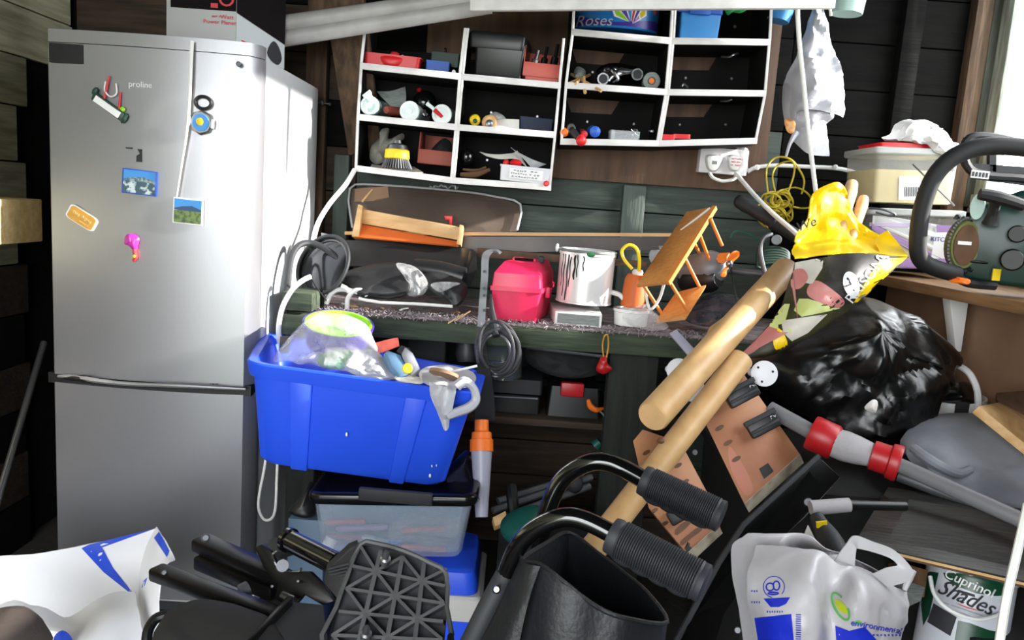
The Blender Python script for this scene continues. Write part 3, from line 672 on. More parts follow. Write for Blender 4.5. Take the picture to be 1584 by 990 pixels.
S('work_rag', B().pillow(Q((572, 245, 2.78), (575, 225, 2.78), (588, 212, 2.8), (590, 200, 2.8), (602, 199, 2.8), (601, 215, 2.8), (622, 206, 2.82), (624, 216, 2.82), (604, 226, 2.79), (596, 248, 2.76), (582, 254, 2.76)), P(588, 234, 2.78), .03, .02, 7, 4, .006, 25), 'rag', 'dirty grey cotton glove slumped behind the wire cup brush', 'glove')
bin_('storage_bin', 'brick red open bin in the bottom left pigeonhole', 674, 254, 56, 46, 2.72, .14, 'brick_tray')
S('tool_pouch', B().pillow(Q((660, 248, 2.78), (668, 230, 2.79), (686, 214, 2.8), (698, 222, 2.8), (696, 245, 2.78)), P(682, 236, 2.78), .02, .02, 6, 4, .004, 30), 'black_matt', 'black pouch inside the brick red bin', 'pouch')
S('black_ball', B().ball(P(722, 243, 2.76), (.026, .026, .031), 18), 'black_gloss', 'shiny black ball in the bottom right pigeonhole', 'ball')
D('leather', (104, 72, 44), .7, var=.35, vs=20)
for i, (p, r) in enumerate(((((712, 270), (735, 270), (758, 262)), .012), (((716, 262), (738, 264), (752, 258)), .007))):
    S('leather_strap', B().tube([P(x, y, 2.73 + .02 * i) for x, y in p], [r * .6, r, r * .5], 8), 'leather', ('thick' if i == 0 else 'thin') + ' brown leather strap curled below the black ball', 'strap')
t = T('label_tub', 'white plastic tub with handwritten label in the bottom right pigeonhole', 'tub')
D('tub_white', (214, 214, 220), .4, var=.05)
Tq, Bq = q4(812, 270, 76, 24, 2.69, .12, TILT, 0, .97)
O('tub_body', B().rings(Tq, Bq, OPEN, .06), 'tub_white', t)
M = F(814, 270, 2.687, 0, TILT); O('label', B(M).box((0, 0, 0), (.115, .001, .033)), 'label_white', t)
marks('handwriting', M @ MX.Translation((-.008, -.001, 0)), .09, .03, 3, 'ink_grey', t, 8)
S('red_plug', B().ball(P(798, 252, 2.72), (.021, .016, .013), 12).ball(P(783, 252, 2.73), (.012, .012, .013), 10), 'red_tray', 'red plastic plug lying in the labelled white tub', 'plug')
S('instruction_leaflet', B().surf([Q((742, 235, 2.77), (765, 239, 2.74), (792, 237, 2.76), (800, 233, 2.78)), Q((752, 241, 2.74), (772, 246, 2.72), (797, 246, 2.73), (815, 258, 2.73))], 5, 4, .002, 30, .0012), 'paper', 'curling white leaflet sticking out over the labelled tub', 'leaflet')
S('clear_sleeve', B().surf([Q((790, 228, 2.75), (797, 233, 2.75)), Q((812, 248, 2.73), (822, 246, 2.73)), Q((824, 262, 2.72), (845, 254, 2.73))], 5, 5, .002, 30, .001), 'clear_crinkle', 'clear plastic sleeve standing in the labelled white tub', 'sleeve')
S('red_stopper', B().lathe(P(845, 284, 2.69), P(845, 284, 2.68), [(0, .009), (.6, .01), (1, .006)], 12), 'red_tray', 'tiny red cap on the bottom shelf edge by the labelled tub', 'cap')
b = B(); rg = random.Random(5)
pts = [P(664 + 46 * i / 14 + rg.uniform(-2, 2), 287 + 4 * i / 14 + rg.uniform(-3, 3), 2.69) for i in range(15)]
S('wire_curl', b.tube(pts, .0028, 6, 4), 'dull_steel', 'curly scrap of wire hanging under the left pigeonholes', 'wire')
# --- right unit, top row
t = T('sweet_tin', 'blue ROSES chocolate tub with purple wave and bright wrapper burst', 'tub')
D('roses_blue', (40, 130, 214), .35, var=.15); D('roses_purple', (66, 40, 150), .35)
cx_, cy_ = 952, 30; c0 = P(cx_, 51, 2.80); rx_ = mm(62, 2.8); ry_ = .085
def eb(x, dz, off=0.0):
    """point on the curved tub wall, x in -1..1 across the front"""
    a = x * math.pi / 2; return V((c0.x + math.sin(a) * (rx_ + off), c0.y - math.cos(a) * (ry_ + off), c0.z + dz))
b = B(); n = 40
ring = lambda z, s: [V((c0.x + math.cos(a) * rx_ * s, c0.y + math.sin(a) * ry_ * s, c0.z + z)) for a in [2 * math.pi * i / n for i in range(n)]]
vs_ = ring(0, .95) + ring(.005, 1) + ring(.15, 1.0) + ring(.155, .96)
b.add(vs_, [tuple(range(n - 1, -1, -1)), tuple(range(3 * n, 4 * n))] + [(r * n + i, r * n + (i + 1) % n, (r + 1) * n + (i + 1) % n, (r + 1) * n + i) for r in range(3) for i in range(n)])
O('tub_wall', b, 'roses_blue', t)
b = B(); N_ = 24; lo = [eb(-.98 + 1.96 * i / N_, .006, .0012) for i in range(N_ + 1)]; hi = [eb(-.98 + 1.96 * i / N_, .026 + .009 * math.sin(i / N_ * 9 + .5), .0012) for i in range(N_ + 1)]
b.add(lo + hi, [(i, i + 1, i + N_ + 2, i + N_ + 1) for i in range(N_)]); O('wave_print', b, 'roses_purple', t)
for i, (x0, z0, x1, z1, mt) in enumerate(((.15, .02, -.12, .06, 'lime'), (.16, .02, -.02, .082, 'purple'), (.18, .02, .1, .1, 'sky_blue'), (.2, .02, .18, .075, 'ink_red'), (.22, .02, .32, .098, 'purple'), (.24, .02, .42, .07, 'yellow'), (.2, .015, .3, .05, 'lilac'))):
    A, C = eb(x0, z0, .002), eb(x1, z1, .002); dv = (C - A).normalized(); w = dv.cross(V((0, 1, 0))).normalized()
    for s_, wd_, mt2 in ((1.0, .016, 'label_white'), (.85, .009, mt)):
        mid = A.lerp(C, .5 + .2 * s_); e = A.lerp(C, s_ + .02)
        O('wrapper_print', B().prism([A, mid + w * wd_, e, mid - w * wd_], (0, -.0008 if mt2 == 'label_white' else -.0014, 0)), mt2, t)
O('heart_print', B().ball(eb(.63, .07, .001), (.009, .003, .014), 8), 'ink_red', t); O('heart_print', B().ball(eb(-.18, .097, .001), (.008, .003, .01), 8), 'ink_red', t)
TXT('lettering', 'Roses', F(920, 29, 2.70), .05, 'label_white', t, shear=.25, bend=lambda p: eb(max(-.95, min(.95, math.asin(max(-1, min(1, (p.x - c0.x) / rx_))) / (math.pi / 2))), p.z - c0.z, .0018))
t = T('blue_storage_box', 'plain bright blue storage box in the top right pigeonhole', 'box')
Tq, Bq = q4(1083, 40, 60, 42, 2.73, .12, 1, 0, .94); O('box_body', B().rings(Tq, Bq, SHUT, .1), 'sky_blue', t)
T2, B2 = q4(1083, 12, 66, 16, 2.727, .13, 1); O('lid', B().rings(T2, B2, LID, .1), 'blue', t); O('clip', B().box(tuple(P(1083, 18, 2.722)), (.07, .01, .02)), 'blue', t, .003)
S('green_pouch', B().pillow(Q((1118, -10, 2.76), (1165, -10, 2.76), (1158, 12, 2.74), (1146, 20, 2.73), (1134, 19, 2.73), (1124, 22, 2.73)), P(1140, 5, 2.75), .03, .03, 6, 4, .005, 30), 'bright_green', 'shiny green plastic pouch peeking below the overhead board', 'pouch')
# --- right unit, middle row
t = T('chrome_fitting', 'chrome twin outlet tap fitting lying in the middle left pigeonhole', 'tap')
for i, (x, y) in enumerate(((933, 122), (986, 115))):
    a = P(x, y, 2.72); O('outlet', B().lathe(a, a + V((0, .09, .01)), [(.2, .012), (0, .015), (0, .02), (.25, .02), (.35, .016), (1, .016)], 18), 'chrome', t); O('bore', B().lathe(a + V((0, -.0005, 0)), a + V((0, .01, 0)), [(0, .0145), (1, .012)], 14), 'black', t)
O('body', B().pillow(Q((922, 112, 2.78), (930, 102, 2.78), (950, 97, 2.78), (972, 100, 2.78), (992, 106, 2.78), (985, 116, 2.77), (960, 122, 2.76), (940, 130, 2.75), (930, 124, 2.76)), P(955, 111, 2.77), .03, .02, 6, 4, .004, 30), 'chrome', t)
O('lever', B().tube(Q((942, 100, 2.76), (948, 110, 2.73), (956, 122, 2.73), (948, 128, 2.73)), [.006, .008, .006, .004], 8), 'chrome', t)
t = T('tape_roll', 'grey tape roll with brown core lying in the middle left pigeonhole', 'tape')
a = P(1008, 125, 2.72); O('roll', B().lathe(a, a + V((.004, .05, 0)), [(.1, .01), (0, .014), (0, .028), (.06, .03), (1, .03)], 22), 'packet_grey', t); O('core', B().lathe(a - V((0, .001, 0)), a + V((0, .01, 0)), [(0, .009), (.6, .008)], 12), 'orange', t)
for i, ((x0, y0, d0), (x1, y1, d1)) in enumerate((((876, 131, 2.70), (912, 116, 2.85)), ((890, 130, 2.69), (903, 117, 2.84)), ((905, 144, 2.68), (903, 119, 2.76)), ((930, 141, 2.67), (884, 115, 2.82)))):
    S('wooden_dowel', B().lathe(P(x0, y0, d0), P(x1, y1, d1), [(0, .0045), (.03, .0055), (1, .0055)], 8), 'pine_y', ['lowest wooden dowel pointing left', 'short wooden dowel end', 'upright wooden dowel hanging over the lip', 'long wooden dowel pointing right over the lip'][i] + ' in the middle left pigeonhole', 'dowel', 'wooden dowels over the lip')
S('plaster_scrap', B().pillow(Q((887, 120, 2.8), (892, 103, 2.82), (905, 108, 2.82), (904, 118, 2.8)), P(895, 113, 2.8), .01, .01, 4, 3, .003, 40), 'packet_grey', 'grey triangular scrap behind the wooden dowels', 'scrap')
S('hook_eye', B().tube(Q((1055, 134, 2.72), (1057, 130, 2.72), (1061, 132, 2.72), (1064, 135, 2.71)), .003, 6), 'steel', 'small bent hook on the shelf of the empty pigeonhole', 'hook')
for i, (x, y) in enumerate(((1128, 87), (1126, 155))): S('spring_clip', B().tube(Q((x - 12, y + 1, 2.8), (x, y + 1, 2.78), (x + 8, y - 3, 2.78), (x + 14, y - 4, 2.8)), .004, 6), 'steel', ('upper' if i == 0 else 'lower') + ' bright spring clip under the roof of an empty right pigeonhole', 'clip', 'spring clips')
# --- right unit, bottom row
def driver(px, py, dx, dy, r, mt, label, tip='steel'):
    t = T('screwdriver', label, 'screwdriver'); a = P(px, py, 2.69); e = P(px + dx, py + dy, 2.84); k = a.lerp(e, .45)
    O('handle', B().lathe(a, k, [(0, r * .5), (.08, r), (.5, r * .85), (.8, r), (1, r * .6)], 12), mt, t); O('shaft', B().cyl(k, e, .004, n=8), tip, t)
driver(872, 205, 10, -4, .015, 'orange', 'screwdriver with orange handle at the far left of the bottom pigeonhole')
driver(904, 208, -6, -8, .012, 'ink_red', 'screwdriver with dark red handle behind the red ball handle')
driver(921, 204, -14, -3, .019, 'blue', 'screwdriver with fat blue handle in the bottom pigeonhole')
t = T('ratchet_tool', 'grey ratchet tool with red ball grip hanging over the pigeonhole lip', 'ratchet')
O('shaft', B().tube(Q((884, 199, 2.72), (888, 206, 2.70), (896, 214, 2.68)), [.012, .013, .011], 10), 'charcoal', t); O('socket', B().lathe(P(884, 199, 2.70), P(883, 197, 2.72), [(.4, .009), (0, .009), (0, .015), (1, .015)], 14), 'steel', t); O('red_grip', B().ball(P(899, 217, 2.675), (.018, .018, .02), 14), 'red_tray', t)
t = T('nail_box', 'small clear box full of nails in the bottom pigeonhole', 'box')
Tq, Bq = q4(967, 210, 44, 15, 2.70, .07, 0); D('clear_box', (235, 240, 242), .1, alpha=.3); O('box_body', B().rings(Tq, Bq, OPEN, .06), 'clear_box', t)
rg = random.Random(9)
for i in range(26):
    c_ = P(967 + rg.uniform(-18, 18), 207 + rg.uniform(-3, 5), 2.72 + rg.uniform(0, .04)); dv = V((rg.uniform(-1, 1), rg.uniform(-.6, .6), rg.uniform(-.1, .7))).normalized() * .016
    S('steel_nail', B().cyl(c_ - dv, c_ + dv, .0017, .0012, 5).lathe(c_ + dv, c_ + dv * 1.08, [(0, .004), (1, .004)], 6), 'chrome', 'small steel nail in the clear nail box', 'nail', 'nails in the clear box')
S('silver_fitting', B().ball(P(1009, 203, 2.72), (.011, .008, .009), 12).cyl(P(1003, 203, 2.73), P(1009, 203, 2.73), .007, n=10), 'chrome', 'bright silvery knob beside the divider of the bottom pigeonhole', 'knob')
t = T('red_marker', 'flat red plastic marker lying in the bottom right pigeonhole', 'marker')
Tq, Bq = q4(1033, 212, 22, 8, 2.71, .02, -2); O('cap', B().rings(Tq, Bq, SHUT, .3), 'red_tray', t); Tq, Bq = q4(1055, 211, 26, 7, 2.71, .018, -2); O('barrel', B().rings(Tq, Bq, SHUT, .4), 'red_tray', t)
# =====================================================================
# THINGS ON THE WALL
# =====================================================================
def pot(name, label, px, py, rt, rb, h, d, mt, tilt=0):
    t = T(name, label, 'pot'); M = F(px, py, d, 0, tilt); a = M @ V((0, 0, 0)); e = M @ V((0, 0, h))
    O('pot_wall', B().lathe(a, e, [(0, rb), (.06, rb * 1.02), (1, rt), (1, rt * .93), (.08, rb * .9)], 24), mt, t)
    for i in range(7):
        an = R(-160 + 23 * i); r = rb + (rt - rb) * .55; p = M @ V((r * math.cos(an), r * math.sin(an), h * .5)); dv = V((math.cos(an), math.sin(an), 0))
        O('cut_out', B().prism([p + dv * .002 + V((0, 0, .012)), p + dv * .002 + dv.cross(V((0, 0, 1))) * .009 - V((0, 0, .01)), p + dv * .002 - dv.cross(V((0, 0, 1))) * .009 - V((0, 0, .01))], dv * .0015), 'black', t)
pot('hanging_pot', 'light blue pierced pot hanging beside the right pigeonholes', 1203, 33, .045, .036, .11, 2.72, 'sky_blue', 12)
pot('hanging_pot', 'pale grey green pierced pot hanging near the overhead board end', 1309, 22, .056, .048, .12, 2.6, 'tube_mint', 3)
D('socket', (226, 222, 226), .4, var=.06)
t = T('wall_socket', 'white double wall socket below the right pigeonholes', 'socket')
M = F(1117, 250, 2.90, 0, 1); O('back_box', B(M).box((0, 0, 0), (.175, .05, .092)), 'socket', t, .004)
for x in (-.012, .012): O('rocker', B(M).box((x, -.027, .012), (.012, .006, .022)), 'white_gloss', t, .002)
for i, x in enumerate((1103, 1137)):
    t = T('power_plug', ('plain white plug in the left half of the wall socket', 'white plug with red printed sticker in the wall socket')[i], 'plug', 'plugs in the wall socket')
    M2 = F(x, 252, 2.855, 0, 1)
    O('plug_body', B(M2).pillow([V((-.026, 0, .026)), V((.026, 0, .026)), V((.028, 0, 0)), V((.014, 0, -.028)), V((-.014, 0, -.028)), V((-.028, 0, 0))], V((0, 0, 0)), .022, .018, 6, 4, pw=.25), 'white_gloss', t)
    if i == 0: O('fuse_cover', B(M2).box((0, -.0225, .0), (.018, .002, .012)), 'packet_grey', t)
    else:
        marks('sticker_print', M2 @ MX.Translation((0, -.0236, .002)), .042, .032, 3, 'ink_red', t, 4)
S('plastic_film', B().surf([Q((1140, 229, 2.85), (1152, 228, 2.84), (1157, 230, 2.85)), Q((1145, 250, 2.84), (1152, 250, 2.83), (1156, 252, 2.85)), Q((1136, 272, 2.84), (1148, 272, 2.83), (1158, 262, 2.84))], 5, 5, .006, 40, .001), 'clear_crinkle', 'scrap of clear film hanging on the right of the wall socket', 'film')
D('cable_white', (228, 228, 224), .45, var=.05)
S('white_cable', B().tube(Q((1098, 268, 2.84), (1103, 275, 2.82), (1118, 280, 2.81), (1135, 277, 2.82), (1139, 270, 2.84)), .006, 8), 'cable_white', 'short white cable looping between the two plugs', 'cable')
S('white_cable', B().tube(Q((1138, 268, 2.83), (1150, 282, 2.76), (1170, 305, 2.66), (1195, 330, 2.56), (1230, 360, 2.46), (1255, 385, 2.42)), .0075, 8), 'cable_white', 'white cable running diagonally from the socket towards the yellow bag', 'cable')
S('white_cable', B().tube(Q((1156, 266, 2.9), (1170, 259, 2.9), (1200, 256, 2.9), (1250, 258, 2.9), (1290, 260, 2.9), (1320, 266, 2.9), (1356, 279, 2.88)), .0075, 8), 'cable_white', 'white cable clipped along the dark wall behind the hanging bag', 'cable')
for i, x in enumerate((1171, 1292)): S('cable_clip', B().ball(P(x, 259, 2.885), .011, 8), 'white', ('left' if i == 0 else 'right') + ' clip of the white cable on the dark wall', 'clip', 'cable clips')
S('white_cable', B().tube(Q((1232, -20, 2.40), (1236, 60, 2.40), (1243, 130, 2.40), (1250, 200, 2.40), (1256, 250, 2.38), (1264, 312, 2.32)), .0068, 8), 'cable_white', 'long white cable hanging in front of the carrier bag', 'cable')
S('white_cable', B().tube(Q((1280, 5, 2.41), (1284, 15, 2.41), (1285, 24, 2.42)), .004, 6), 'cable_white', 'stub of white cable below the end of the overhead board', 'cable')
D('film_bag', (184, 184, 192), .35, var=.06, bump=.35, bs=22, trans=.12); D('food_stain', (196, 92, 40), .4, col2=(222, 180, 110), vs=50, alpha=.95); D('film_grey', (150, 147, 152), .35, var=.1, bump=.4, bs=30)
t = T('hanging_carrier_bag', 'white thin carrier bag hanging by its handles on the dark wall', 'bag')
O('front_sheet', B().surf([Q((1255, 14, 2.70), (1264, 12, 2.69), (1276, 14, 2.70)),
    Q((1236, 70, 2.70), (1258, 70, 2.66), (1284, 62, 2.70)), Q((1222, 110, 2.70), (1256, 112, 2.62), (1298, 108, 2.68)),
    Q((1217, 150, 2.70), (1254, 148, 2.60), (1305, 150, 2.68)), Q((1226, 190, 2.69), (1240, 170, 2.63), (1305, 178, 2.68))], 9, 8, .024, 13, .0012), 'film_bag', t)
O('inner_sheet', B().pillow(Q((1216, 120, 2.72), (1210, 150, 2.71), (1213, 185, 2.70), (1225, 208, 2.70), (1250, 215, 2.69), (1282, 188, 2.70), (1290, 178, 2.71), (1285, 140, 2.73), (1262, 118, 2.73), (1240, 110, 2.73)), P(1250, 165, 2.71), .05, .03, 8, 4, .008, 14), 'film_grey', t)
O('lower_corner', B().surf([Q((1226, 195, 2.69), (1255, 190, 2.66), (1276, 186, 2.68)), Q((1228, 208, 2.69), (1255, 205, 2.65), (1280, 208, 2.68)), Q((1228, 220, 2.69), (1250, 238, 2.66), (1283, 241, 2.68))], 6, 6, .008, 16, .0012), 'film_bag', t)
O('handle_tail', B().tube(Q((1232, 205, 2.68), (1222, 222, 2.67), (1216, 242, 2.67)), [.012, .006, .004], 8), 'film_bag', t)
O('stain_patch', B().pillow(Q((1213, 186, 2.685), (1222, 183, 2.68), (1231, 186, 2.675), (1228, 205, 2.675), (1218, 204, 2.68)), P(1222, 194, 2.678), .003, .003, 4, 3, .002, 30), 'food_stain', t, label='orange brown food stained patch')
D('string_yellow', (190, 168, 40), .6, var=.2)
b = B(); rg = random.Random(11)
for L in (((1188, 300), (1186, 262), (1200, 244), (1222, 246), (1236, 262), (1244, 280), (1240, 300)), ((1200, 300), (1195, 272), (1204, 255), (1226, 250), (1228, 270), (1218, 300)), ((1205, 296), (1230, 290), (1250, 300), (1258, 318), (1238, 322), (1208, 316)), ((1198, 318), (1176, 316), (1168, 330), (1180, 348), (1196, 352))):
    b.tube([P(x, y, 2.82 + rg.uniform(-.03, .03)) for x, y in L], .0034, 6, 5)
for k in range(16):
    cx_, cy_ = 1203 + rg.uniform(-13, 13), 318 + rg.uniform(-20, 22); r1, r2 = rg.uniform(6, 15), rg.uniform(8, 18); an = rg.uniform(0, 3)
    b.tube([P(cx_ + r1 * math.cos(a) * math.cos(an) - r2 * math.sin(a) * math.sin(an), cy_ + r1 * math.cos(a) * math.sin(an) + r2 * math.sin(a) * math.cos(an), 2.80 + rg.uniform(-.03, .03)) for a in [i * math.pi / 3 for i in range(6)]], .0034, 6, 4, closed=True)
S('string_tangle', b, 'string_yellow', 'tangle of yellow string hanging on the wall by the socket', 'string')
S('white_cable', B().tube(Q((549, 262, 2.68), (535, 285, 2.66), (510, 315, 2.62), (492, 345, 2.58), (484, 375, 2.5)), .0085, 8), 'cable_white', 'thick white cable dropping from the left pigeonholes towards the bench', 'cable')
# =====================================================================
# ON AND BEHIND THE BENCH
# =====================================================================
D('smoky_plastic', (118, 104, 94), .25, col2=(88, 76, 68), vs=5, alpha=.72, bump=.2, bs=12)
t = T('smoked_cover', 'smoky brown plastic cover sheet leaning on the wall behind the bench', 'cover')
O('sheet', B().slab(Q((541, 292, 2.86), (585, 286, 2.88), (712, 296, 2.89), (765, 304, 2.89), (805, 316, 2.88), (800, 358, 2.83), (720, 366, 2.80), (545, 360, 2.80)), .006), 'smoky_plastic', t, .002)
O('rim', B().tube(Q((545, 352, 2.79), (541, 292, 2.85), (585, 286, 2.87), (712, 296, 2.88), (765, 304, 2.88), (805, 316, 2.87), (800, 356, 2.82)), .004, 6, 3), 'clear_crinkle', t)
O('tape_patch', B().slab(Q((549, 292, 2.85), (600, 288, 2.868), (602, 310, 2.86), (548, 312, 2.84)), .001), 'hardboard', t)
S('red_clip', B().slab(Q((687, 334, 2.78), (700, 334, 2.78), (699, 352, 2.78), (695, 352, 2.78), (695, 340, 2.78), (689, 340, 2.78)), .006), 'red_tray', 'small red hook behind the pine tray', 'hook', bevel=.001)
t = T('pine_tray', 'shallow pine tray lying tilted behind the black guttering', 'tray')
a = Q((552, 322, 2.74), (713, 352, 2.66), (712, 372, 2.66), (556, 345, 2.74))
O('front_board', B().slab(a, .012), 'pine', t, .001)
O('side_board', B().slab(Q((554, 316, 2.72), (561, 318, 2.72), (555, 366, 2.70), (544, 366, 2.70)), .10), 'pine', t, .001)
O('side_board', B().slab(Q((711, 347, 2.645), (717, 349, 2.645), (713, 379, 2.635), (706, 378, 2.635)), .10), 'pine', t, .001)
O('base_board', B().slab(Q((556, 346, 2.75), (711, 374, 2.66), (708, 380, 2.64), (548, 366, 2.70)), .006), 'terracotta', t)
D('blade_dark', (78, 68, 62), .4, .2, col2=(48, 42, 40), vs=5)
t = T('panel_saw_sheath', 'long dark saw blade with pale wooden back strip lying behind the paint tin', 'saw')
O('back_strip', B().slab(Q((533, 358, 2.76), (1040, 361, 2.70), (1040, 366, 2.70), (533, 363, 2.76)), .012), 'pine', t)
O('blade', B().slab(Q((716, 366, 2.735), (1036, 367, 2.705), (1036, 386, 2.70), (716, 392, 2.73)), .003), 'blade_dark', t)
S('pine_stick', B().lathe(P(560, 312, 2.77), P(576, 293, 2.8), [(0, .004), (1, .003)], 6), 'pine', 'thin pine stick poking up above the pine tray', 'stick')
S('reddish_batten', B().slab(Q((738, 384, 2.68), (1000, 405, 2.64), (1000, 414, 2.64), (738, 398, 2.68)), .02), 'plywood', 'reddish brown batten with metal edge lying behind the pink toolbox', 'batten', bevel=.001)
D('gutter_black', (32, 32, 34), .35, var=.25, vs=8)
t = T('black_guttering', 'length of black plastic guttering with torn ends behind the black pouch', 'guttering')
O('back_wall', B().surf([Q((530, 372, 2.70), (600, 374, 2.69), (670, 380, 2.68), (733, 386, 2.66)), Q((533, 392, 2.66), (600, 392, 2.64), (670, 400, 2.62), (732, 408, 2.60)), Q((536, 412, 2.60), (600, 414, 2.58), (670, 425, 2.56), (728, 436, 2.55))], 6, 5, .003, 12, .004), 'gutter_black', t)
O('trough', B().tube(Q((640, 414, 2.54), (680, 420, 2.53), (718, 430, 2.52)), [.03, .035, .035], 12), 'gutter_black', t)
O('end_cap', B().slab(Q((726, 388, 2.64), (736, 388, 2.64), (738, 415, 2.56), (728, 440, 2.53), (716, 436, 2.53)), .006), 'gutter_black', t, .001)
O('bracket', B().surf([Q((497, 360, 2.66), (520, 366, 2.66), (532, 374, 2.66)), Q((500, 372, 2.65), (520, 380, 2.64), (534, 388, 2.63)), Q((522, 392, 2.62), (530, 398, 2.6), (536, 396, 2.6))], 4, 4, .001, 10, .004), 'steel', t)
D('mirror_grey', (60, 63, 68), .14, .6, var=.2)
t = T('visor_mirror', 'round black convex mirror with silvery face leaning on the fridge end of the bench', 'mirror')
a = P(503, 412, 2.44); n_ = V((-.45, -.8, .4)).normalized()
O('shell', B().lathe(a - n_ * .03, a + n_ * .01, [(0, .02), (.3, .08), (.8, .098), (1, .1), (1.05, .094), (.9, .09)], 28), 'black_gloss', t)
O('mirror_face', B().lathe(a + n_ * .004, a + n_ * .022, [(0, .09), (.5, .07), (1, .02)], 28), 'mirror_grey', t)
O('rim_ring', B().tube([a + n_ * .012 + (frame(n_)[0] * math.cos(i * math.pi / 8) + frame(n_)[1] * math.sin(i * math.pi / 8)) * .099 for i in range(16)], .006, 8, 3, closed=True), 'charcoal', t)
S('black_hose', B().tube(Q((440, 500, 2.32), (445, 440, 2.32), (450, 400, 2.36), (462, 380, 2.40), (480, 376, 2.43), (500, 383, 2.43), (520, 398, 2.42), (528, 412, 2.42)), .010, 10), 'charcoal', 'dark grey hose arching over the mirror beside the fridge', 'hose')
S('white_cable', B().tube(Q((480, 428, 2.30), (468, 434, 2.28), (452, 448, 2.27), (437, 475, 2.26), (431, 505, 2.26), (432, 530, 2.27)), .0078, 8), 'cable_white', 'white cable curving down past the green offcuts into the blue tub', 'cable')
S('thin_wire', B().tube(Q((478, 425, 2.30), (490, 445, 2.32), (505, 465, 2.34)), .002, 6), 'black', 'thin black wire below the round mirror', 'wire')
D('pouch_black', (40, 40, 42), .5, var=.25, bump=.3, bs=20)
t = T('black_pouch', 'black padded zip pouch lying on the bench under the guttering', 'pouch')
O('pouch_body', B().pillow(Q((528, 430, 2.44), (540, 418, 2.46), (580, 408, 2.48), (610, 406, 2.48), (632, 416, 2.47), (640, 436, 2.44), (635, 452, 2.41), (610, 462, 2.40), (570, 461, 2.40), (540, 452, 2.41)), P(586, 436, 2.44), .055, .05, 9, 4, .006, 14), 'pouch_black', t)
O('zip_line', B().tube(Q((530, 436, 2.41), (550, 448, 2.385), (590, 456, 2.37), (628, 452, 2.38)), .0035, 6), 'black', t)
D('cling', (236, 236, 238), .08, alpha=.24, bump=.7, bs=45)
S('clear_wrapper', B().pillow(Q((612, 408, 2.43), (640, 412, 2.43), (658, 428, 2.43), (662, 445, 2.42), (650, 458, 2.40), (630, 456, 2.40), (634, 440, 2.40)), P(640, 434, 2.40), .03, .03, 7, 4, .012, 25), 'cling', 'crinkled clear wrapper draped over the black pouch', 'wrapper')
S('black_bundle', B().pillow(Q((655, 425, 2.48), (680, 420, 2.49), (705, 430, 2.48), (722, 440, 2.46), (722, 456, 2.43), (708, 474, 2.41), (690, 462, 2.41), (662, 446, 2.43)), P(690, 444, 2.45), .05, .04, 8, 4, .012, 20), 'pouch_black', 'black bundle wrapped in clear film right of the black pouch', 'bundle')
S('film_strip', B().pillow(Q((666, 440, 2.40), (684, 436, 2.39), (712, 438, 2.39), (700, 444, 2.38), (680, 452, 2.38)), P(688, 443, 2.39), .012, .01, 5, 4, .006, 30), 'cling', 'twisted strip of clear film on the black bundle', 'film')
for i, L in enumerate((((505, 470), (512, 455), (525, 448), (545, 450), (560, 455)), ((537, 480), (538, 462), (548, 450), (562, 449), (568, 458)), ((540, 452), (535, 446), (528, 443)), ((555, 462), (590, 468), (640, 470), (700, 474)))):
    S('white_flex', B().tube([P(x, y, 2.385 - .004 * i) for x, y in L], .0075 if i < 3 else .005, 8), 'cable_white', ['looped white flex end beside the mirror on the bench', 'white flex arching down towards the blue tub bowl', 'short stub of white flex beside the black pouch', 'long white flex lying along the bench front under the pouch'][i], 'cable')
rg = random.Random(21)
for i in range(14):
    c_ = P(510 + rg.uniform(0, 200), 468 + rg.uniform(-6, 8), 2.38 + rg.uniform(-.01, .05)); c_.z = BZ + .012; dv = V((rg.uniform(-1, 1), rg.uniform(-.4, .4), rg.uniform(-.1, .1))) * .02
    S('wood_splinter', B().bar(c_ - dv, c_ + dv, .005, .004), ['pine', 'leather', 'paper'][i % 3], ['pale', 'brown', 'whitish'][i % 3] + ' splinter in the litter on the bench before the pouch', 'splinter', 'bench litter')
for i, (x, y) in enumerate(((716, 487), (705, 492))): S('wood_splinter', B().bar(P(x - 12, y + 8, 2.335), P(x + 12, y - 6, 2.335), .006, .004), 'pine', ('upper' if i == 0 else 'lower') + ' pale splinter hanging off the bench edge by the bracket', 'splinter', 'edge splinters')
# pink toolbox
t = T('toolbox', 'bright pink plastic toolbox with stepped lid in the middle of the bench', 'toolbox')
fl, fr_ = P(760, 486, 2.37), P(828, 497, 2.37); w = fr_ - fl; bk = V((.05, .22, 0))
z0 = BZ + .002
Bq = [V((fl.x + .004, fl.y, z0)), V((fr_.x, fr_.y - .0, z0)), V((fr_.x + bk.x, fr_.y + bk.y, z0)), V((fl.x + bk.x, fl.y + bk.y, z0))]
up = lambda q, h, o=0.: [V((p.x + (o if i in (1, 2) else -o), p.y + (o if i in (2, 3) else -o), p.z + h)) for i, p in enumerate(q)]
O('base_box', B().rings(up(Bq, .095, .008), Bq, SHUT, .06, 3), 'pink', t)
O('lid_flange', B().rings(up(Bq, .108, .014), up(Bq, .094, .014), SHUT, .06, 3), 'pink', t)
l0 = up(Bq, .107, .009); l1 = up(Bq, .148, .005); l2 = [V((p.x + (.03 if i in (0, 3) else -.02), p.y + (.05 if i in (0, 1) else -.02), p.z + .035)) for i, p in enumerate(l1)]
O('lid', B().rings(l1, l0, [(0, 1), (1, 1)], .06, 3).rings(l2, l1, [(0, 1), (.9, 1), (1, .97)], .06, 3), 'pink', t)
hc = sum(l2, V((0, 0, 0))) / 4
O('handle', B().box((hc.x - .01, hc.y - .015, hc.z + .002), (.075, .05, .012)), 'pink', t, .004); O('handle_slot', B().box((hc.x - .01, hc.y - .042, hc.z + .003), (.06, .006, .012)), 'dark_print', t)
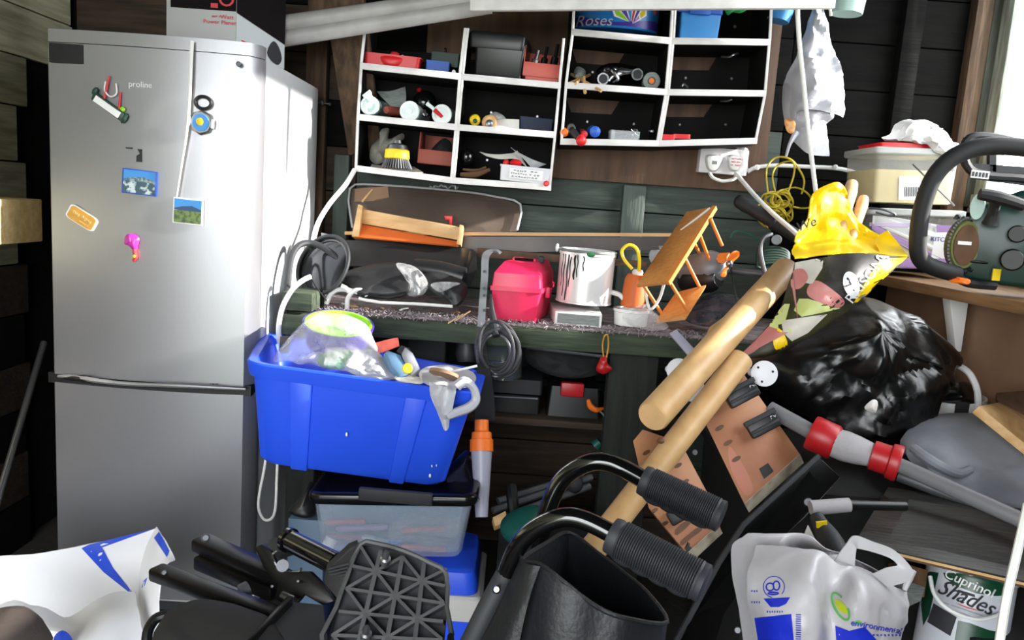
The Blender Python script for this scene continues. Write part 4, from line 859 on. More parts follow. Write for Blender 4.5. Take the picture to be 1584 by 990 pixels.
O('lid_clip', B().box((hc.x + .045, hc.y - .01, hc.z + .006), (.018, .03, .02)), 'charcoal', t, .003)
O('side_latch', B().box((fr_.x + .034, fr_.y + .08, z0 + .09), (.016, .03, .035)), 'pink', t, .004)
# metal bracket with holes + coil
t = T('perforated_bracket', 'dark metal upright strip with bolt holes in front of the pink toolbox', 'bracket')
O('strip', B().surf([Q((765, 388, 2.40), (759, 386, 2.40)), Q((757, 398, 2.37), (746, 394, 2.37)), Q((755, 430, 2.36), (744, 428, 2.36)), Q((752, 470, 2.34), (741, 468, 2.34)), Q((750, 510, 2.33), (738, 508, 2.33))], 3, 6, 0, 9, .005), 'dull_steel', t)
O('top_hook', B().surf([Q((757, 386, 2.41), (757, 390, 2.39)), Q((768, 386, 2.41), (768, 390, 2.39)), Q((776, 391, 2.41), (772, 394, 2.39))], 3, 4, 0, 9, .005), 'dull_steel', t)
for y in (420, 446, 457, 480): O('bolt_hole', B().lathe(P(749, y, 2.362 - (y - 400) * .0003), P(749, y, 2.34 - (y - 400) * .0003), [(0, .0045), (1, .0045)], 10), 'black', t)
D('coil_black', (84, 84, 88), .28, var=.5, vs=12)
b = B(); rg = random.Random(4)
for k in range(7):
    cx_, cy_ = 768 + rg.uniform(-5, 6), 541 + rg.uniform(-4, 5); r1, r2 = rg.uniform(22, 33), rg.uniform(26, 42); an = rg.uniform(-.4, .3); dd = 2.29 - .008 * k
    b.tube([P(cx_ + r1 * math.cos(a) * math.cos(an) - r2 * math.sin(a) * math.sin(an), cy_ + r1 * math.cos(a) * math.sin(an) + r2 * math.sin(a) * math.cos(an), dd + rg.uniform(-.01, .01)) for a in [i * math.pi / 5 for i in range(10)]], .0052, 8, 4, closed=True)
t = T('cable_coil', 'coil of black cable hanging from the front of the bench', 'cable'); O('loops', b, 'coil_black', t)
O('hanging_strap', B().tube(Q((759, 455, 2.33), (761, 480, 2.32), (765, 505, 2.27), (768, 520, 2.25)), [.004, .008, .014, .012], 10), 'charcoal', t)
S('black_strap', B().surf([Q((735, 505, 2.31), (748, 507, 2.31)), Q((738, 560, 2.25), (756, 560, 2.25)), Q((736, 610, 2.2), (764, 612, 2.2)), Q((734, 650, 2.18), (766, 650, 2.18))], 3, 6, .002, 9, .004), 'black_matt', 'wide black strap hanging below the metal bracket beside the blue tub', 'strap')
# paint tin on flat box
t = T('flat_box', 'flat white plastic drawer box under the paint tin', 'box')
a = Q((858, 494, 2.37), (930, 500, 2.37), (928, 479, 2.37), (854, 470, 2.40))
bq = [V((a[0].x, 2.375, BZ + .002)), V((a[1].x, 2.36, BZ + .002)), V((a[1].x + .01, 2.58, BZ + .002)), V((a[0].x - .01, 2.58, BZ + .002))]
O('box_body', B().hexa(bq, [p + V((0, 0, .042)) for p in bq]), 'white_gloss', t, .003)
O('front_panel', B().hexa([bq[0] + V((.008, -.002, .006)), bq[1] + V((-.008, -.002, .006)), bq[1] + V((-.008, .002, .006)), bq[0] + V((.008, .002, .006))], [bq[0] + V((.008, -.002, .036)), bq[1] + V((-.008, -.002, .036)), bq[1] + V((-.008, .002, .036)), bq[0] + V((.008, .002, .036))]), 'packet_grey', t)
t = T('paint_tin', 'big steel paint tin with dark drips, standing tilted on the bench', 'tin')
a = P(902, 467, 2.47); e = P(910, 386, 2.47); ax = e - a; r_ = mm(43, 2.45)
D('tin', (236, 234, 234), .28, .3, var=.05); D('drip', (26, 22, 20), .3)
O('tin_wall', B().lathe(a, e, [(0, r_ * .98), (0, r_ * 1.02), (.03, r_ * 1.02), (.04, r_), (.9, r_), (.9, r_ * 1.03), (.99, r_ * 1.03), (1, r_), (1, r_ * .9), (.96, r_ * .86)], 36), 'tin', t)
O('rim_crust', B().tube([e - ax * .03 + (frame(ax)[0] * math.cos(i * math.pi / 9) + frame(ax)[1] * math.sin(i * math.pi / 9)) * r_ * 1.0 for i in range(18)], .005, 8, 3, closed=True), 'packet_grey', t)
xx, yy = frame(ax)
for i, (an, t0, t1, w_) in enumerate(((-44, .92, .12, .004), (-34, .9, .05, .006), (-28, .86, .3, .004), (-18, .9, .45, .007), (-12, .92, .5, .004), (0, .9, .62, .005), (-52, .9, .3, .003))):
    for s_ in (1,):
        ang = R(an - 12); dv = V((math.sin(ang), -math.cos(ang), 0)); dv = (dv - ax.normalized() * dv.dot(ax.normalized())).normalized()
        O('paint_drip', B().tube([a + ax * (t0 + (t1 - t0) * k / 6) + dv * (r_ + .0005) + V((math.sin(k * 1.7 + i) * .0016, 0, 0)) for k in range(7)], [w_ * .5, w_ * .5, w_ * .45, w_ * .4, w_ * .45, w_ * .5, w_ * .3], 6, 2), 'drip', t)
O('wire_handle_lug', B().ball(P(862, 383, 2.47), (.006, .006, .014), 8), 'white', t)
O('paint_blob', B().ball(P(914, 394, 2.372), (.013, .003, .008), 10), 'green', t)
# orange can on a white tub
t = T('white_round_tub', 'low white round tub under the orange flask', 'tub')
a = V((P(978, 468, 2.45).x, 2.45, BZ + .003)); O('tub_wall', B().lathe(a, a + V((0, 0, .055)), [(0, .04), (.06, .052), (.8, .055), (.85, .058), (1, .058), (1, .05), (.7, .048)], 26), 'white_gloss', t)
t = T('orange_flask', 'orange flask with looped yellow strap standing on the white round tub', 'flask')
a0 = a + V((0, 0, .06)); e0 = P(986, 425, 2.45)
D('flask_orange', (206, 98, 34), .55, var=.15)
O('flask_body', B().lathe(a0, e0, [(0, .034), (.05, .038), (.85, .037), (1, .03), (1, .024)], 22), 'flask_orange', t)
O('neck_ring', B().lathe(e0, e0 + V((0, 0, .016)), [(0, .016), (.5, .018), (1, .014)], 14), 'white', t)
O('yellow_strap', B().tube(Q((988, 422, 2.44), (989, 400, 2.43), (984, 384, 2.43), (972, 379, 2.43), (962, 388, 2.43), (966, 402, 2.43), (978, 416, 2.43)), .0055, 8), 'yellow', t)
S('white_cord_loop', B().tube(Q((998, 440, 2.40), (1002, 470, 2.39), (1008, 478, 2.38), (1020, 462, 2.38), (1027, 440, 2.36), (1030, 430, 2.35)), .0045, 8), 'cable_white', 'loose white cord tied to the little wooden shelf', 'cord')
S('white_pipe_stub', B().tube(Q((945, 452, 2.46), (958, 456, 2.45), (968, 466, 2.44)), .008, 8), 'white_gloss', 'short white pipe stub left of the white round tub', 'pipe')
# toy shelf rack: slanted
D('rack_wood', (206, 142, 76), .5, col2=(186, 120, 60), vs=8, stretch=WX); D('rack_edge', (220, 130, 52), .5)
t = T('spice_rack', 'tipped over orange wooden rack with round spindles on the bench', 'rack')
top = Q((984, 441, 2.38), (1032, 436, 2.32), (1105, 319, 2.50), (1062, 327, 2.62), (1040, 366, 2.58), (1045, 372, 2.56), (1040, 382, 2.54), (1022, 392, 2.52), (1012, 400, 2.46))
nn = (top[1] - top[0]).cross(top[2] - top[1]).normalized()
if nn.z < 0: nn = -nn
O('scalloped_board', B().prism(top, -nn * .012), 'rack_wood', t, .002)
O('edge_strip', B().bar(P(1033, 438, 2.315), P(1106, 321, 2.495), .012, .016), 'rack_edge', t)
low = Q((1015, 495, 2.37), (1062, 490, 2.33), (1093, 440, 2.42), (1045, 452, 2.50))
O('lower_board', B().prism(low, (-.002, 0, -.011)), 'rack_wood', t, .002)
up2 = Q((1085, 398, 2.55), (1122, 402, 2.46), (1129, 390, 2.48), (1108, 391, 2.58))
O('end_board', B().prism(up2, (0, 0, -.012)), 'rack_edge', t, .002)
for p, q in ((P(996, 442, 2.38), P(1024, 486, 2.40)), (P(1036, 436, 2.34), P(1063, 480, 2.35)), (P(1058, 396, 2.40), P(1083, 446, 2.43)), (P(1082, 362, 2.44), P(1097, 402, 2.50)), (P(1099, 338, 2.46), P(1117, 380, 2.49)), (P(1074, 376, 2.50), P(1082, 392, 2.56))):
    O('spindle', B().cyl(p, q, .0055, n=10), 'rack_edge', t)
O('white_line', B().tube(Q((1046, 362, 2.545), (1098, 322, 2.50)), .0035, 6), 'white', t)
t = T('propeller_motor', 'grey toy boat motor with small orange propeller behind the wooden rack', 'motor')
D('motor_grey', (104, 110, 116), .4, var=.12)
a, e = P(1062, 425, 2.62), P(1120, 410, 2.50)
O('housing', B().lathe(a, e, [(0, .05), (.1, .062), (.7, .06), (.8, .055), (1, .03), (1.05, .012)], 12), 'motor_grey', t)
O('under_body', B().lathe(P(1056, 436, 2.6), P(1112, 430, 2.5), [(0, .03), (.2, .045), (.8, .045), (1, .03)], 12), 'black', t)
h = P(1128, 408, 2.46)
O('hub', B().ball(h, .012, 10), 'steel', t)
for dx, dz in ((.014, .033), (-.018, -.033)): O('propeller_blade', B().pillow([h + V((0, 0, 0)), h + V((dx * .2 - .012, -.004, dz * .5)), h + V((dx - .008, -.006, dz * 1.2)), h + V((dx + .012, 0, dz * 1.25)), h + V((dx + .014, .004, dz * .7))], h + V((dx * .6, 0, dz * .75)), .004, .004, 4, 4), 'orange', t)
S('clear_bag_scrunch', B().pillow(Q((962, 492, 2.40), (970, 480, 2.41), (1000, 470, 2.41), (1010, 480, 2.4), (1034, 506, 2.36), (1010, 512, 2.35), (990, 508, 2.36), (972, 502, 2.38)), P(996, 494, 2.38), .03, .02, 7, 4, .014, 22), 'cling', 'scrunched clear plastic bag on the bench edge under the wooden rack', 'bag')
D('dark_cling', (70, 72, 78), .12, col2=(30, 34, 50), vs=14, bump=.8, bs=30)
S('dark_plastic_bag', B().pillow(Q((1060, 495, 2.42), (1075, 470, 2.5), (1105, 452, 2.55), (1140, 458, 2.52), (1150, 480, 2.46), (1140, 500, 2.4), (1100, 506, 2.38)), P(1108, 482, 2.46), .05, .05, 9, 4, .016, 20), 'dark_cling', 'glossy dark plastic bag right of the wooden rack', 'bag')
S('clear_disc', B().lathe(P(1020, 396, 2.72), P(1020, 396, 2.70), [(0, .034), (1, .036)], 20), 'cling', 'clear round disc leaning behind the wooden rack', 'disc')
S('metal_tube', B().cyl(P(1120, 418, 2.7), P(1215, 427, 2.6), .012, n=12), 'dull_steel', 'grey metal tube behind the orange propeller', 'tube')
S('thin_wire', B().tube(Q((1150, 390, 2.6), (1132, 408, 2.58), (1135, 440, 2.5), (1142, 475, 2.42)), .003, 6), 'charcoal', 'thin dark wire hanging right of the orange propeller', 'wire')
S('green_wire', B().tube(Q((1130, 368, 2.7), (1134, 360, 2.7), (1145, 358, 2.7), (1165, 366, 2.66), (1185, 378, 2.6)), .003, 6), 'teal', 'thin green wire arching below the black torch', 'wire')
b = B()
for k in range(7): b.tube([P(1196 + 24 * math.cos(a) , 402 + (11 - k) * math.sin(a) + k * 3 - 8, 2.55 - .012 * k) for a in [i * math.pi / 5 for i in range(10)]], .006, 7, 3, closed=True)
S('green_twine', b, 'dark_green', 'coil of dark green twine left of the yellow bag', 'twine')
t = T('bike_pump', 'black telescopic bicycle pump slanting down to the yellow bag', 'pump')
pa, pb = P(1144, 312, 2.66), P(1240, 370, 2.5)
O('barrel', B().lathe(pa, pb, [(0, .012), (.0, .022), (.12, .024), (.14, .022), (.55, .021), (.56, .026), (.6, .026), (.62, .022), (1, .022)], 16), 'black_rubber', t)
O('end_knob', B().ball(pa, (.02, .02, .024), 12), 'black', t)
O('clamp_disc', B().lathe(P(1201, 371, 2.5), P(1201, 371, 2.48), [(0, .017), (1, .015)], 16), 'dull_steel', t)
O('flex_hose', B().tube(Q((1194, 362, 2.5), (1182, 368, 2.49), (1176, 385, 2.48), (1180, 410, 2.46), (1186, 430, 2.44)), .007, 8), 'dull_steel', t)
# =====================================================================
# UNDER THE BENCH
# =====================================================================
t = T('glass_jar', 'dirty glass jar with blue contents under the bench behind the cable coil', 'jar')
D('murky_glass', (120, 132, 130), .15, alpha=.55, var=.3); a = P(778, 590, 2.5); e = P(780, 520, 2.52)
O('jar_wall', B().lathe(a, e, [(0, .05), (.05, .062), (.75, .062), (.9, .05), (1, .05)], 20), 'murky_glass', t); O('contents', B().lathe(a + V((0, 0, .01)), a.lerp(e, .45), [(0, .045), (1, .054)], 16), 'blue', t)
S('grey_bottle', B().lathe(P(722, 560, 2.6), P(722, 520, 2.62), [(0, .03), (.3, .04), (.8, .036), (1, .02)], 16), 'dull_steel', 'dull grey bottle behind the right end of the blue tub', 'bottle')
t = T('smoked_box', 'small dark translucent box under the bench above the blue tub', 'box'); D('smoked', (70, 72, 74), .3, alpha=.8)
Tq, Bq = q4(660, 540, 60, 42, 2.55, .1); O('box_body', B().rings(Tq, Bq, SHUT, .1), 'smoked', t); O('lid', B().rings([p + V((0, 0, .004)) for p in Tq], [p - V((0, 0, .008)) for p in Tq], [(0, 1.03), (1, 1.03), (1, .9)], .1), 'smoked', t)
S('black_bag', B().pillow(Q((812, 535, 2.5), (825, 525, 2.52), (870, 532, 2.5), (925, 545, 2.5), (932, 560, 2.48), (925, 580, 2.46), (880, 584, 2.45), (840, 576, 2.46), (816, 560, 2.48)), P(872, 556, 2.48), .06, .05, 8, 4, .01, 14), 'black_matt', 'crumpled black bag hanging under the bench beside the red figure', 'bag')
S('grey_rod', B().cyl(P(815, 537, 2.43), P(940, 552, 2.41), .006, n=8), 'dull_steel', 'thin grey rod under the bench front above the black bag', 'rod')
t = T('black_case', 'flat black case on the lower bench shelf', 'case')
Tq, Bq = q4(798, 598, 84, 24, 2.45, .2); O('lid', B().rings(Tq, Bq, SHUT, .12), 'charcoal', t); Tq, Bq = q4(797, 625, 78, 30, 2.46, .2); O('base', B().rings(Tq, Bq, SHUT, .08), 'black', t); O('edge_strip', B().cyl(P(757, 613, 2.44), P(832, 617, 2.44), .004, n=8), 'dull_steel', t)
t = T('black_toolbox', 'black tool case with red latch on the lower bench shelf', 'toolbox')
Tq, Bq = q4(888, 622, 78, 50, 2.46, .18, 0, 0, 1.1); O('case_body', B().rings(Tq, Bq, SHUT, .1), 'black', t); O('red_latch', B(F(885, 602, 2.44)).box((0, 0, 0), (.074, .03, .045)), 'red', t, .005)
S('orange_hand_tool', B().tube(Q((910, 618, 2.40), (913, 628, 2.40), (922, 634, 2.40), (932, 632, 2.42)), [.006, .01, .009, .005], 8), 'orange', 'small orange tool handle at the right of the black tool case', 'handle')
t = T('hanging_figure', 'small red plastic figure hanging from a wire on the bench edge', 'trinket')
O('figure_body', B().pillow(Q((922, 572, 2.33), (926, 560, 2.33), (930, 552, 2.33), (938, 552, 2.33), (940, 562, 2.33), (947, 570, 2.33), (941, 576, 2.33), (932, 579, 2.33)), P(933, 567, 2.33), .016, .014, 5, 4, .002, 40), 'red', t)
O('wire_loop', B().tube(Q((934, 553, 2.33), (932, 535, 2.33), (935, 520, 2.32), (940, 519, 2.32), (941, 535, 2.33), (938, 553, 2.33)), .0025, 6), 'gold', t)
O('hook', B().tube(Q((936, 520, 2.33), (942, 516, 2.32), (944, 512, 2.33)), .003, 6), 'steel', t)
S('grey_wire', B().tube(Q((928, 636, 2.42), (936, 648, 2.40), (934, 680, 2.40), (933, 720, 2.4)), .003, 6), 'packet_grey', 'thin pale wire hanging down the dark bench leg', 'wire')
t = T('caulk_gun_tube', 'pale grey tube with bright orange collar leaning beside the blue tub', 'tube')
pa, pb = P(745, 650, 2.12), P(745, 800, 2.02)
O('collar', B().lathe(pa, pa.lerp(pb, .33), [(0, .016), (.0, .02), (.35, .02), (.4, .028), (.6, .029), (.62, .033), (1, .033), (1, .02)], 20), 'orange', t)
D('tube_grey', (160, 160, 176), .4, var=.08)
O('tube_body', B().lathe(pa.lerp(pb, .3), pb, [(0, .03), (1, .017)], 20), 'tube_grey', t)
t = T('camera_tripod', 'folded grey tripod lying under the bench behind the walker handle', 'tripod')
for i, (p, q) in enumerate((((762, 790, 2.2), (915, 738, 2.35)), ((785, 798, 2.18), (912, 752, 2.33)), ((770, 775, 2.25), (900, 735, 2.4)))): O('leg', B().cyl(P(*p), P(*q), .011, n=10), 'dull_steel', t)
O('clamp', B().tube(Q((790, 752, 2.2), (793, 775, 2.17), (795, 800, 2.16)), .018, 10), 'black', t); O('head', B().ball(P(888, 748, 2.3), .03, 12), 'charcoal', t)
S('teal_power_tool', B().pillow(Q((778, 830, 2.0), (776, 805, 2.02), (800, 788, 2.04), (830, 782, 2.05), (842, 800, 2.03), (835, 830, 2.0), (805, 845, 1.98)), P(808, 812, 2.0), .05, .05, 7, 4, .003, 14), 'teal', 'dark teal power tool body on the floor below the tripod', 'power tool')
S('teal_stopper', B().lathe(P(920, 690, 2.42), P(928, 683, 2.42), [(0, .018), (1, .014)], 12), 'teal', 'small teal cap beside the dark bench leg', 'cap')
S('tan_offcut', B().slab(Q((762, 800, 2.1), (782, 790, 2.12), (786, 806, 2.1), (766, 814, 2.08)), .03), 'pine', 'small tan wood offcut on the floor below the caulk tube', 'wood block', bevel=.002)

# =====================================================================
# BLUE TUB AND ITS CONTENTS
# =====================================================================
t = T('blue_tub', 'large bright blue open plastic storage tub tilted before the bench', 'tub')
TT = Q((388, 560, 1.96), (735, 607, 1.96), (745, 572, 2.30), (414, 514, 2.30))
BB = Q((398, 718, 2.0), (684, 757, 2.0)); BB += [BB[1] + V((.01, .26, .01)), BB[0] + V((.01, .26, .01))]
O('tub_wall', B().rings(TT, BB, [(0, .86), (.015, .95), (.06, 1), (.86, 1.0), (.86, 1.035), (.9, 1.045), (.985, 1.05), (1, 1.03), (1, .965), (.97, .95), (.3, .93), (.28, .5)], .2, 6), 'blue_tub', t)
fq = lambda u, w, o=.006: bil(BB, u, -1).lerp(bil(TT, u, -1), w) + V((0, -o, 0))
for u0, u1 in ((-.64, -.46), (.42, .58)):
    O('stacking_rib', B().hexa([fq(u0, 0, .006), fq(u1, 0, .006), fq(u1, 0, -.01), fq(u0, 0, -.01)], [fq(u0 - .02, .9, .006), fq(u1 + .02, .9, .006), fq(u1 + .02, .9, -.01), fq(u0 - .02, .9, -.01)]), 'blue_tub', t, .005)
for x, y, r_ in ((536, 672, .003), (665, 736, .003), (668, 721, .0018), (675, 720, .0018)): O('scuff_mark', B().ball(P(x, y, 1.972), (r_, .002, r_ * 2), 8), 'white', t)
t = T('mixing_bowl', 'purple rimmed lime green bowl inside the clear bag in the blue tub', 'bowl')
a = P(520, 545, 2.18); e = P(524, 500, 2.16)
O('bowl_wall', B().lathe(a, e, [(0, .06), (.3, .085), (1, .1), (1, .094), (.4, .08)], 32), 'purple', t); O('lime_inside', B().lathe(a.lerp(e, .5), a.lerp(e, 1.01), [(0, .08), (1, .094), (1, .086), (.3, .07)], 32), 'lime', t)
D('poly', (228, 228, 232), .12, alpha=.34, bump=.5, bs=26)
S('clear_polythene_bag', B().pillow(Q((422, 555, 2.1), (440, 530, 2.1), (468, 500, 2.1), (490, 486, 2.12), (530, 486, 2.12), (565, 500, 2.12), (578, 525, 2.1), (588, 550, 2.07), (570, 566, 2.04), (540, 575, 2.02), (480, 565, 2.03), (445, 560, 2.06)), P(515, 530, 2.08), .07, .06, 11, 4, .016, 16), 'poly', 'bulging clear polythene bag on top of the blue tub', 'bag')
S('green_cloth', B().pillow(Q((490, 552, 2.06), (520, 540, 2.06), (548, 545, 2.05), (540, 568, 2.02), (500, 570, 2.03)), P(520, 556, 2.05), .03, .03, 6, 4, .01, 20), 'green', 'green cloth showing through the clear bag in the blue tub', 'cloth')
S('white_carrier', B().pillow(Q((525, 560, 2.03), (545, 545, 2.05), (570, 540, 2.06), (590, 550, 2.06), (600, 570, 2.02), (615, 585, 2.0), (580, 588, 1.99), (545, 580, 2.0)), P(568, 566, 2.03), .03, .03, 8, 4, .014, 20), 'film_bag', 'scrunched white bag in the middle of the blue tub', 'bag')
t = T('tape_measure_tool', 'blue grey laser tool with round yellow button in the blue tub', 'tool')
D('tool_blue', (96, 130, 160), .4, var=.1); D('tool_grey', (150, 152, 160), .4, var=.08)
O('blue_half', B().slab(Q((594, 545, 2.03), (600, 541, 2.04), (620, 548, 2.03), (634, 580, 1.99), (618, 583, 1.98), (604, 570, 2.0)), .05), 'tool_blue', t, .006)
O('grey_half', B().slab(Q((620, 548, 2.025), (626, 535, 2.04), (638, 545, 2.03), (650, 570, 2.0), (636, 582, 1.985)), .05), 'tool_grey', t, .006)
O('dark_strip', B().slab(Q((612, 543, 2.04), (620, 533, 2.05), (634, 538, 2.05), (622, 549, 2.03)), .05), 'charcoal', t, .004)
O('yellow_button', B().lathe(P(630, 570, 1.982), P(630, 570, 1.972), [(0, .014), (.7, .014), (1, .011)], 18), 'yellow', t)
S('torn_leaflet', B().surf([Q((580, 530, 2.1), (596, 526, 2.1), (615, 523, 2.1)), Q((585, 545, 2.07), (600, 542, 2.07), (618, 535, 2.08))], 5, 4, .008, 20, .001), 'salmon', 'crumpled reddish leaflet behind the laser tool', 'leaflet')
S('crumpled_tissue', B().pillow(Q((610, 585, 1.99), (625, 578, 2.0), (650, 584, 2.0), (655, 592, 1.98), (630, 596, 1.97)), P(632, 587, 1.99), .015, .015, 5, 4, .008, 25), 'paper', 'white crumpled tissue below the laser tool', 'tissue')
t = T('hanging_white_bag', 'white carrier bag hanging by its loop over the rim of the blue tub', 'bag')
O('bunched_top', B().pillow(Q((648, 578, 1.98), (665, 566, 2.02), (700, 566, 2.05), (730, 575, 2.06), (736, 588, 2.0), (720, 600, 1.95), (690, 600, 1.93), (662, 596, 1.93)), P(692, 584, 1.98), .03, .03, 7, 4, .012, 20), 'film_bag', t)
O('hanging_corner', B().surf([Q((664, 592, 1.925), (685, 597, 1.91), (706, 598, 1.915)), Q((668, 615, 1.915), (684, 618, 1.895), (704, 612, 1.905)), Q((678, 640, 1.91), (688, 642, 1.895), (698, 640, 1.905)), Q((686, 664, 1.905), (690, 666, 1.9), (694, 662, 1.905))], 6, 6, .008, 25, .0012), 'film_bag', t)
O('loop_handle', B().tube(Q((706, 598, 1.91), (718, 590, 1.915), (732, 600, 1.92), (736, 618, 1.92), (726, 630, 1.91), (706, 638, 1.90), (692, 645, 1.895)), [.014, .013, .01, .012, .013, .012, .008], 8), 'film_bag', t)
S('sanding_disc', B().lathe(P(686, 583, 1.955), P(688, 576, 1.96), [(0, .03), (.3, .04), (1, .04), (1, .03)], 20), 'hardboard', 'brownish sanding disc lying on the white bag in the blue tub', 'disc')
S('white_stick', B().cyl(P(690, 577, 1.98), P(738, 566, 2.0), .0035, n=8), 'white_gloss', 'thin white stick poking out over the right rim of the blue tub', 'stick')
S('black_remote', B().slab(Q((433, 520, 2.24), (447, 518, 2.24), (444, 540, 2.2), (431, 542, 2.2)), .02), 'black', 'black remote standing in the back left corner of the blue tub', 'remote', bevel=.002)

# clear box with black lid under the tub
t = T('clear_storage_box', 'clear plastic storage box with black lid under the blue tub', 'box')
D('clear_wall', (200, 214, 236), .06, alpha=.3); D('lid_black', (14, 15, 17), .2, var=.2)
CT = Q((484, 776, 1.93), (730, 780, 1.93)); CT += [CT[1] + V((.0, .30, .0)), CT[0] + V((0, .30, 0))]
CB = Q((496, 862, 1.95), (712, 864, 1.95)); CB += [CB[1] + V((0, .26, 0)), CB[0] + V((0, .26, 0))]
O('box_wall', B().rings(CT, CB, [(0, .8), (.02, .97), (.1, 1), (1, 1), (1, .97), (.1, .95), (.06, .6)], .14, 5), 'clear_wall', t)
LT = [p + V((0, 0, .026)) for p in CT]; LB = [p - V((0, 0, .004)) for p in CT]
O('lid', B().rings(LT, LB, [(0, .98), (0, 1.05), (.3, 1.07), (.8, 1.07), (1, 1.04), (1, .96), (.7, .92)], .16, 5), 'lid_black', t, ang=50)
O('lid_clip', B(F(612, 768, 1.905, 0, 1)).box((0, 0, 0), (.19, .016, .034)), 'charcoal', t, .004)
rg = random.Random(31)
for i, (x0, y0, x1, y1, mt, lb) in enumerate(((502, 808, 565, 806, 'red', 'long red pencil near the front left'), (622, 820, 688, 818, 'salmon', 'orange red marker on the right'), (498, 828, 560, 832, 'ink_red', 'lower red pen on the left'), (520, 818, 600, 815, 'lilac', 'pale lilac crayon'), (600, 838, 640, 832, 'sky_blue', 'bright blue stick in the middle'), (640, 828, 704, 838, 'navy', 'dark navy stick on the right'), (510, 845, 580, 848, 'blue', 'blue strip along the bottom left'), (560, 830, 620, 842, 'tube_mint', 'pale mint stick in the middle'), (620, 845, 690, 850, 'salmon', 'pinkish strip along the bottom right'))):
    S('craft_stick', B().lathe(P(x0, y0, 1.99 + .02 * (i % 4)), P(x1, y1, 2.0 + .02 * ((i * 2) % 5)), [(0, .004), (.06, .0085), (.9, .0085), (1, .006)], 10), mt, lb + ' inside the clear storage box', 'pencil', 'sticks in the clear box')
S('white_tape_roll', B().lathe(P(506, 848, 1.975), P(514, 832, 1.985), [(0, .012), (0, .018), (1, .018), (1, .01)], 14), 'white', 'small white tape roll in the left corner of the clear box', 'tape')
S('plastic_sleeve', B().pillow(Q((600, 830, 2.0), (620, 800, 2.05), (650, 786, 2.1), (705, 790, 2.1), (710, 820, 2.05), (690, 842, 2.0), (650, 840, 1.99)), P(662, 815, 2.04), .025, .02, 7, 4, .014, 18), 'cling', 'crumpled clear sleeve inside the clear storage box on the right', 'sleeve')
D('inner_grey', (84, 108, 132), .5, var=.1)
S('folder_card', B().slab(Q((500, 782, 2.08), (716, 786, 2.08), (706, 812, 2.08), (506, 808, 2.08)), .08), 'inner_grey', 'blue grey folder at the back of the clear storage box', 'folder', bevel=.002)
S('black_sack', B().pillow(Q((640, 770, 2.0), (665, 745, 2.06), (700, 715, 2.12), (725, 695, 2.15), (742, 725, 2.1), (746, 762, 2.05), (735, 775, 2.02)), P(706, 745, 2.08), .05, .05, 8, 4, .008, 14), 'black_gloss', 'glossy black sack bulging behind the clear box lid', 'sack')
S('black_visor', B().pillow(Q((446, 790, 1.99), (462, 772, 2.0), (480, 745, 2.02), (490, 760, 2.02), (488, 795, 1.99), (470, 800, 1.98)), P(472, 780, 2.0), .03, .04, 6, 4, .002), 'black', 'black moulded flap left of the clear storage box', 'flap')
S('white_cable', B().tube(Q((414, 690, 2.12), (408, 730, 2.11), (402, 760, 2.1), (400, 785, 2.1), (408, 803, 2.1), (420, 802, 2.1), (426, 785, 2.1), (428, 740, 2.12), (430, 695, 2.13)), .004, 8), 'cable_white', 'narrow white cable loop hanging between fridge and clear box', 'cable')
# cooler box with blue lid
t = T('cool_box', 'white cool box with blue lid below the clear storage box', 'cool box')
D('cool_white', (206, 204, 200), .5, var=.08)
zt = P(600, 868, 1.95).z
KB = [V((-.38, 1.92, zt - .305)), V((-.035, 1.92, zt - .305)), V((-.035, 2.2, zt - .305)), V((-.38, 2.2, zt - .305))]; up_ = lambda h: [p + V((0, 0, h)) for p in KB]
O('base', B().rings(up_(.17), KB, SHUT, .12, 4), 'blue_tub', t); O('white_collar', B().rings(up_(.235), up_(.165), [(0, 1.02), (.3, 1.05), (.9, 1.05), (1, 1.0)], .12, 4), 'cool_white', t)
O('blue_lid', B().rings(up_(.30), up_(.235), [(0, .96), (.5, .95), (.9, .9), (1, .84)], .2, 4), 'blue_tub', t)
S('grey_floor_box', B().box((-.52, 2.08, .215), (.1, .16, .43)), 'inner_grey', 'plain grey box standing on the floor left of the clear storage box', 'box', bevel=.004)
# =====================================================================
# RIGHT HAND SIDE
# =====================================================================
from mathutils.bvhtree import BVHTree
EYE = V((0, 0, CAM_H))
class Skin:
    """lets flat print follow a built surface"""
    def __init__(s, b): s.t = BVHTree.FromPolygons([tuple(p) for p in b.v], b.f)
    def at(s, p, off=.0015):
        d = (p - EYE).normalized(); h = s.t.ray_cast(EYE, d)
        if h[0] is None:
            h = s.t.find_nearest(p)
        return h[0] - d * off
    def decal(s, pts, mat, parent, name='print', off=.0015, rings=5, sub=4, smooth=True, label=None):
        c = V((sum(p[0] for p in pts) / len(pts), sum(p[1] for p in pts) / len(pts), 0)); o = [V((p[0], p[1], 0)) for p in pts]
        o = cr(o, sub, True) if smooth else [o[i].lerp(o[(i + 1) % len(o)], k / sub) for i in range(len(o)) for k in range(sub)]
        k = len(o); vs = [s.at(P(c.x, c.y, 1.5), off)]; fs = []
        for q in range(1, rings + 1):
            for p in o: z = c.lerp(p, q / rings); vs.append(s.at(P(z.x, z.y, 1.5), off))
        for i in range(k):
            fs.append((0, 1 + i, 1 + (i + 1) % k))
            for q in range(rings - 1): fs.append((1 + q * k + i, 1 + (q + 1) * k + i, 1 + (q + 1) * k + (i + 1) % k, 1 + q * k + (i + 1) % k))
        return O(name, B().add(vs, fs), mat, parent, label=label)
    def text(s, name, body, px, py, d, size, mat, parent, ry=0, shear=0., sx=1.0, off=.002):
        TXT(name, body, F(px, py, d, 0, ry), size, mat, parent, shear=shear, sx=sx, bend=lambda p: s.at(p, off))
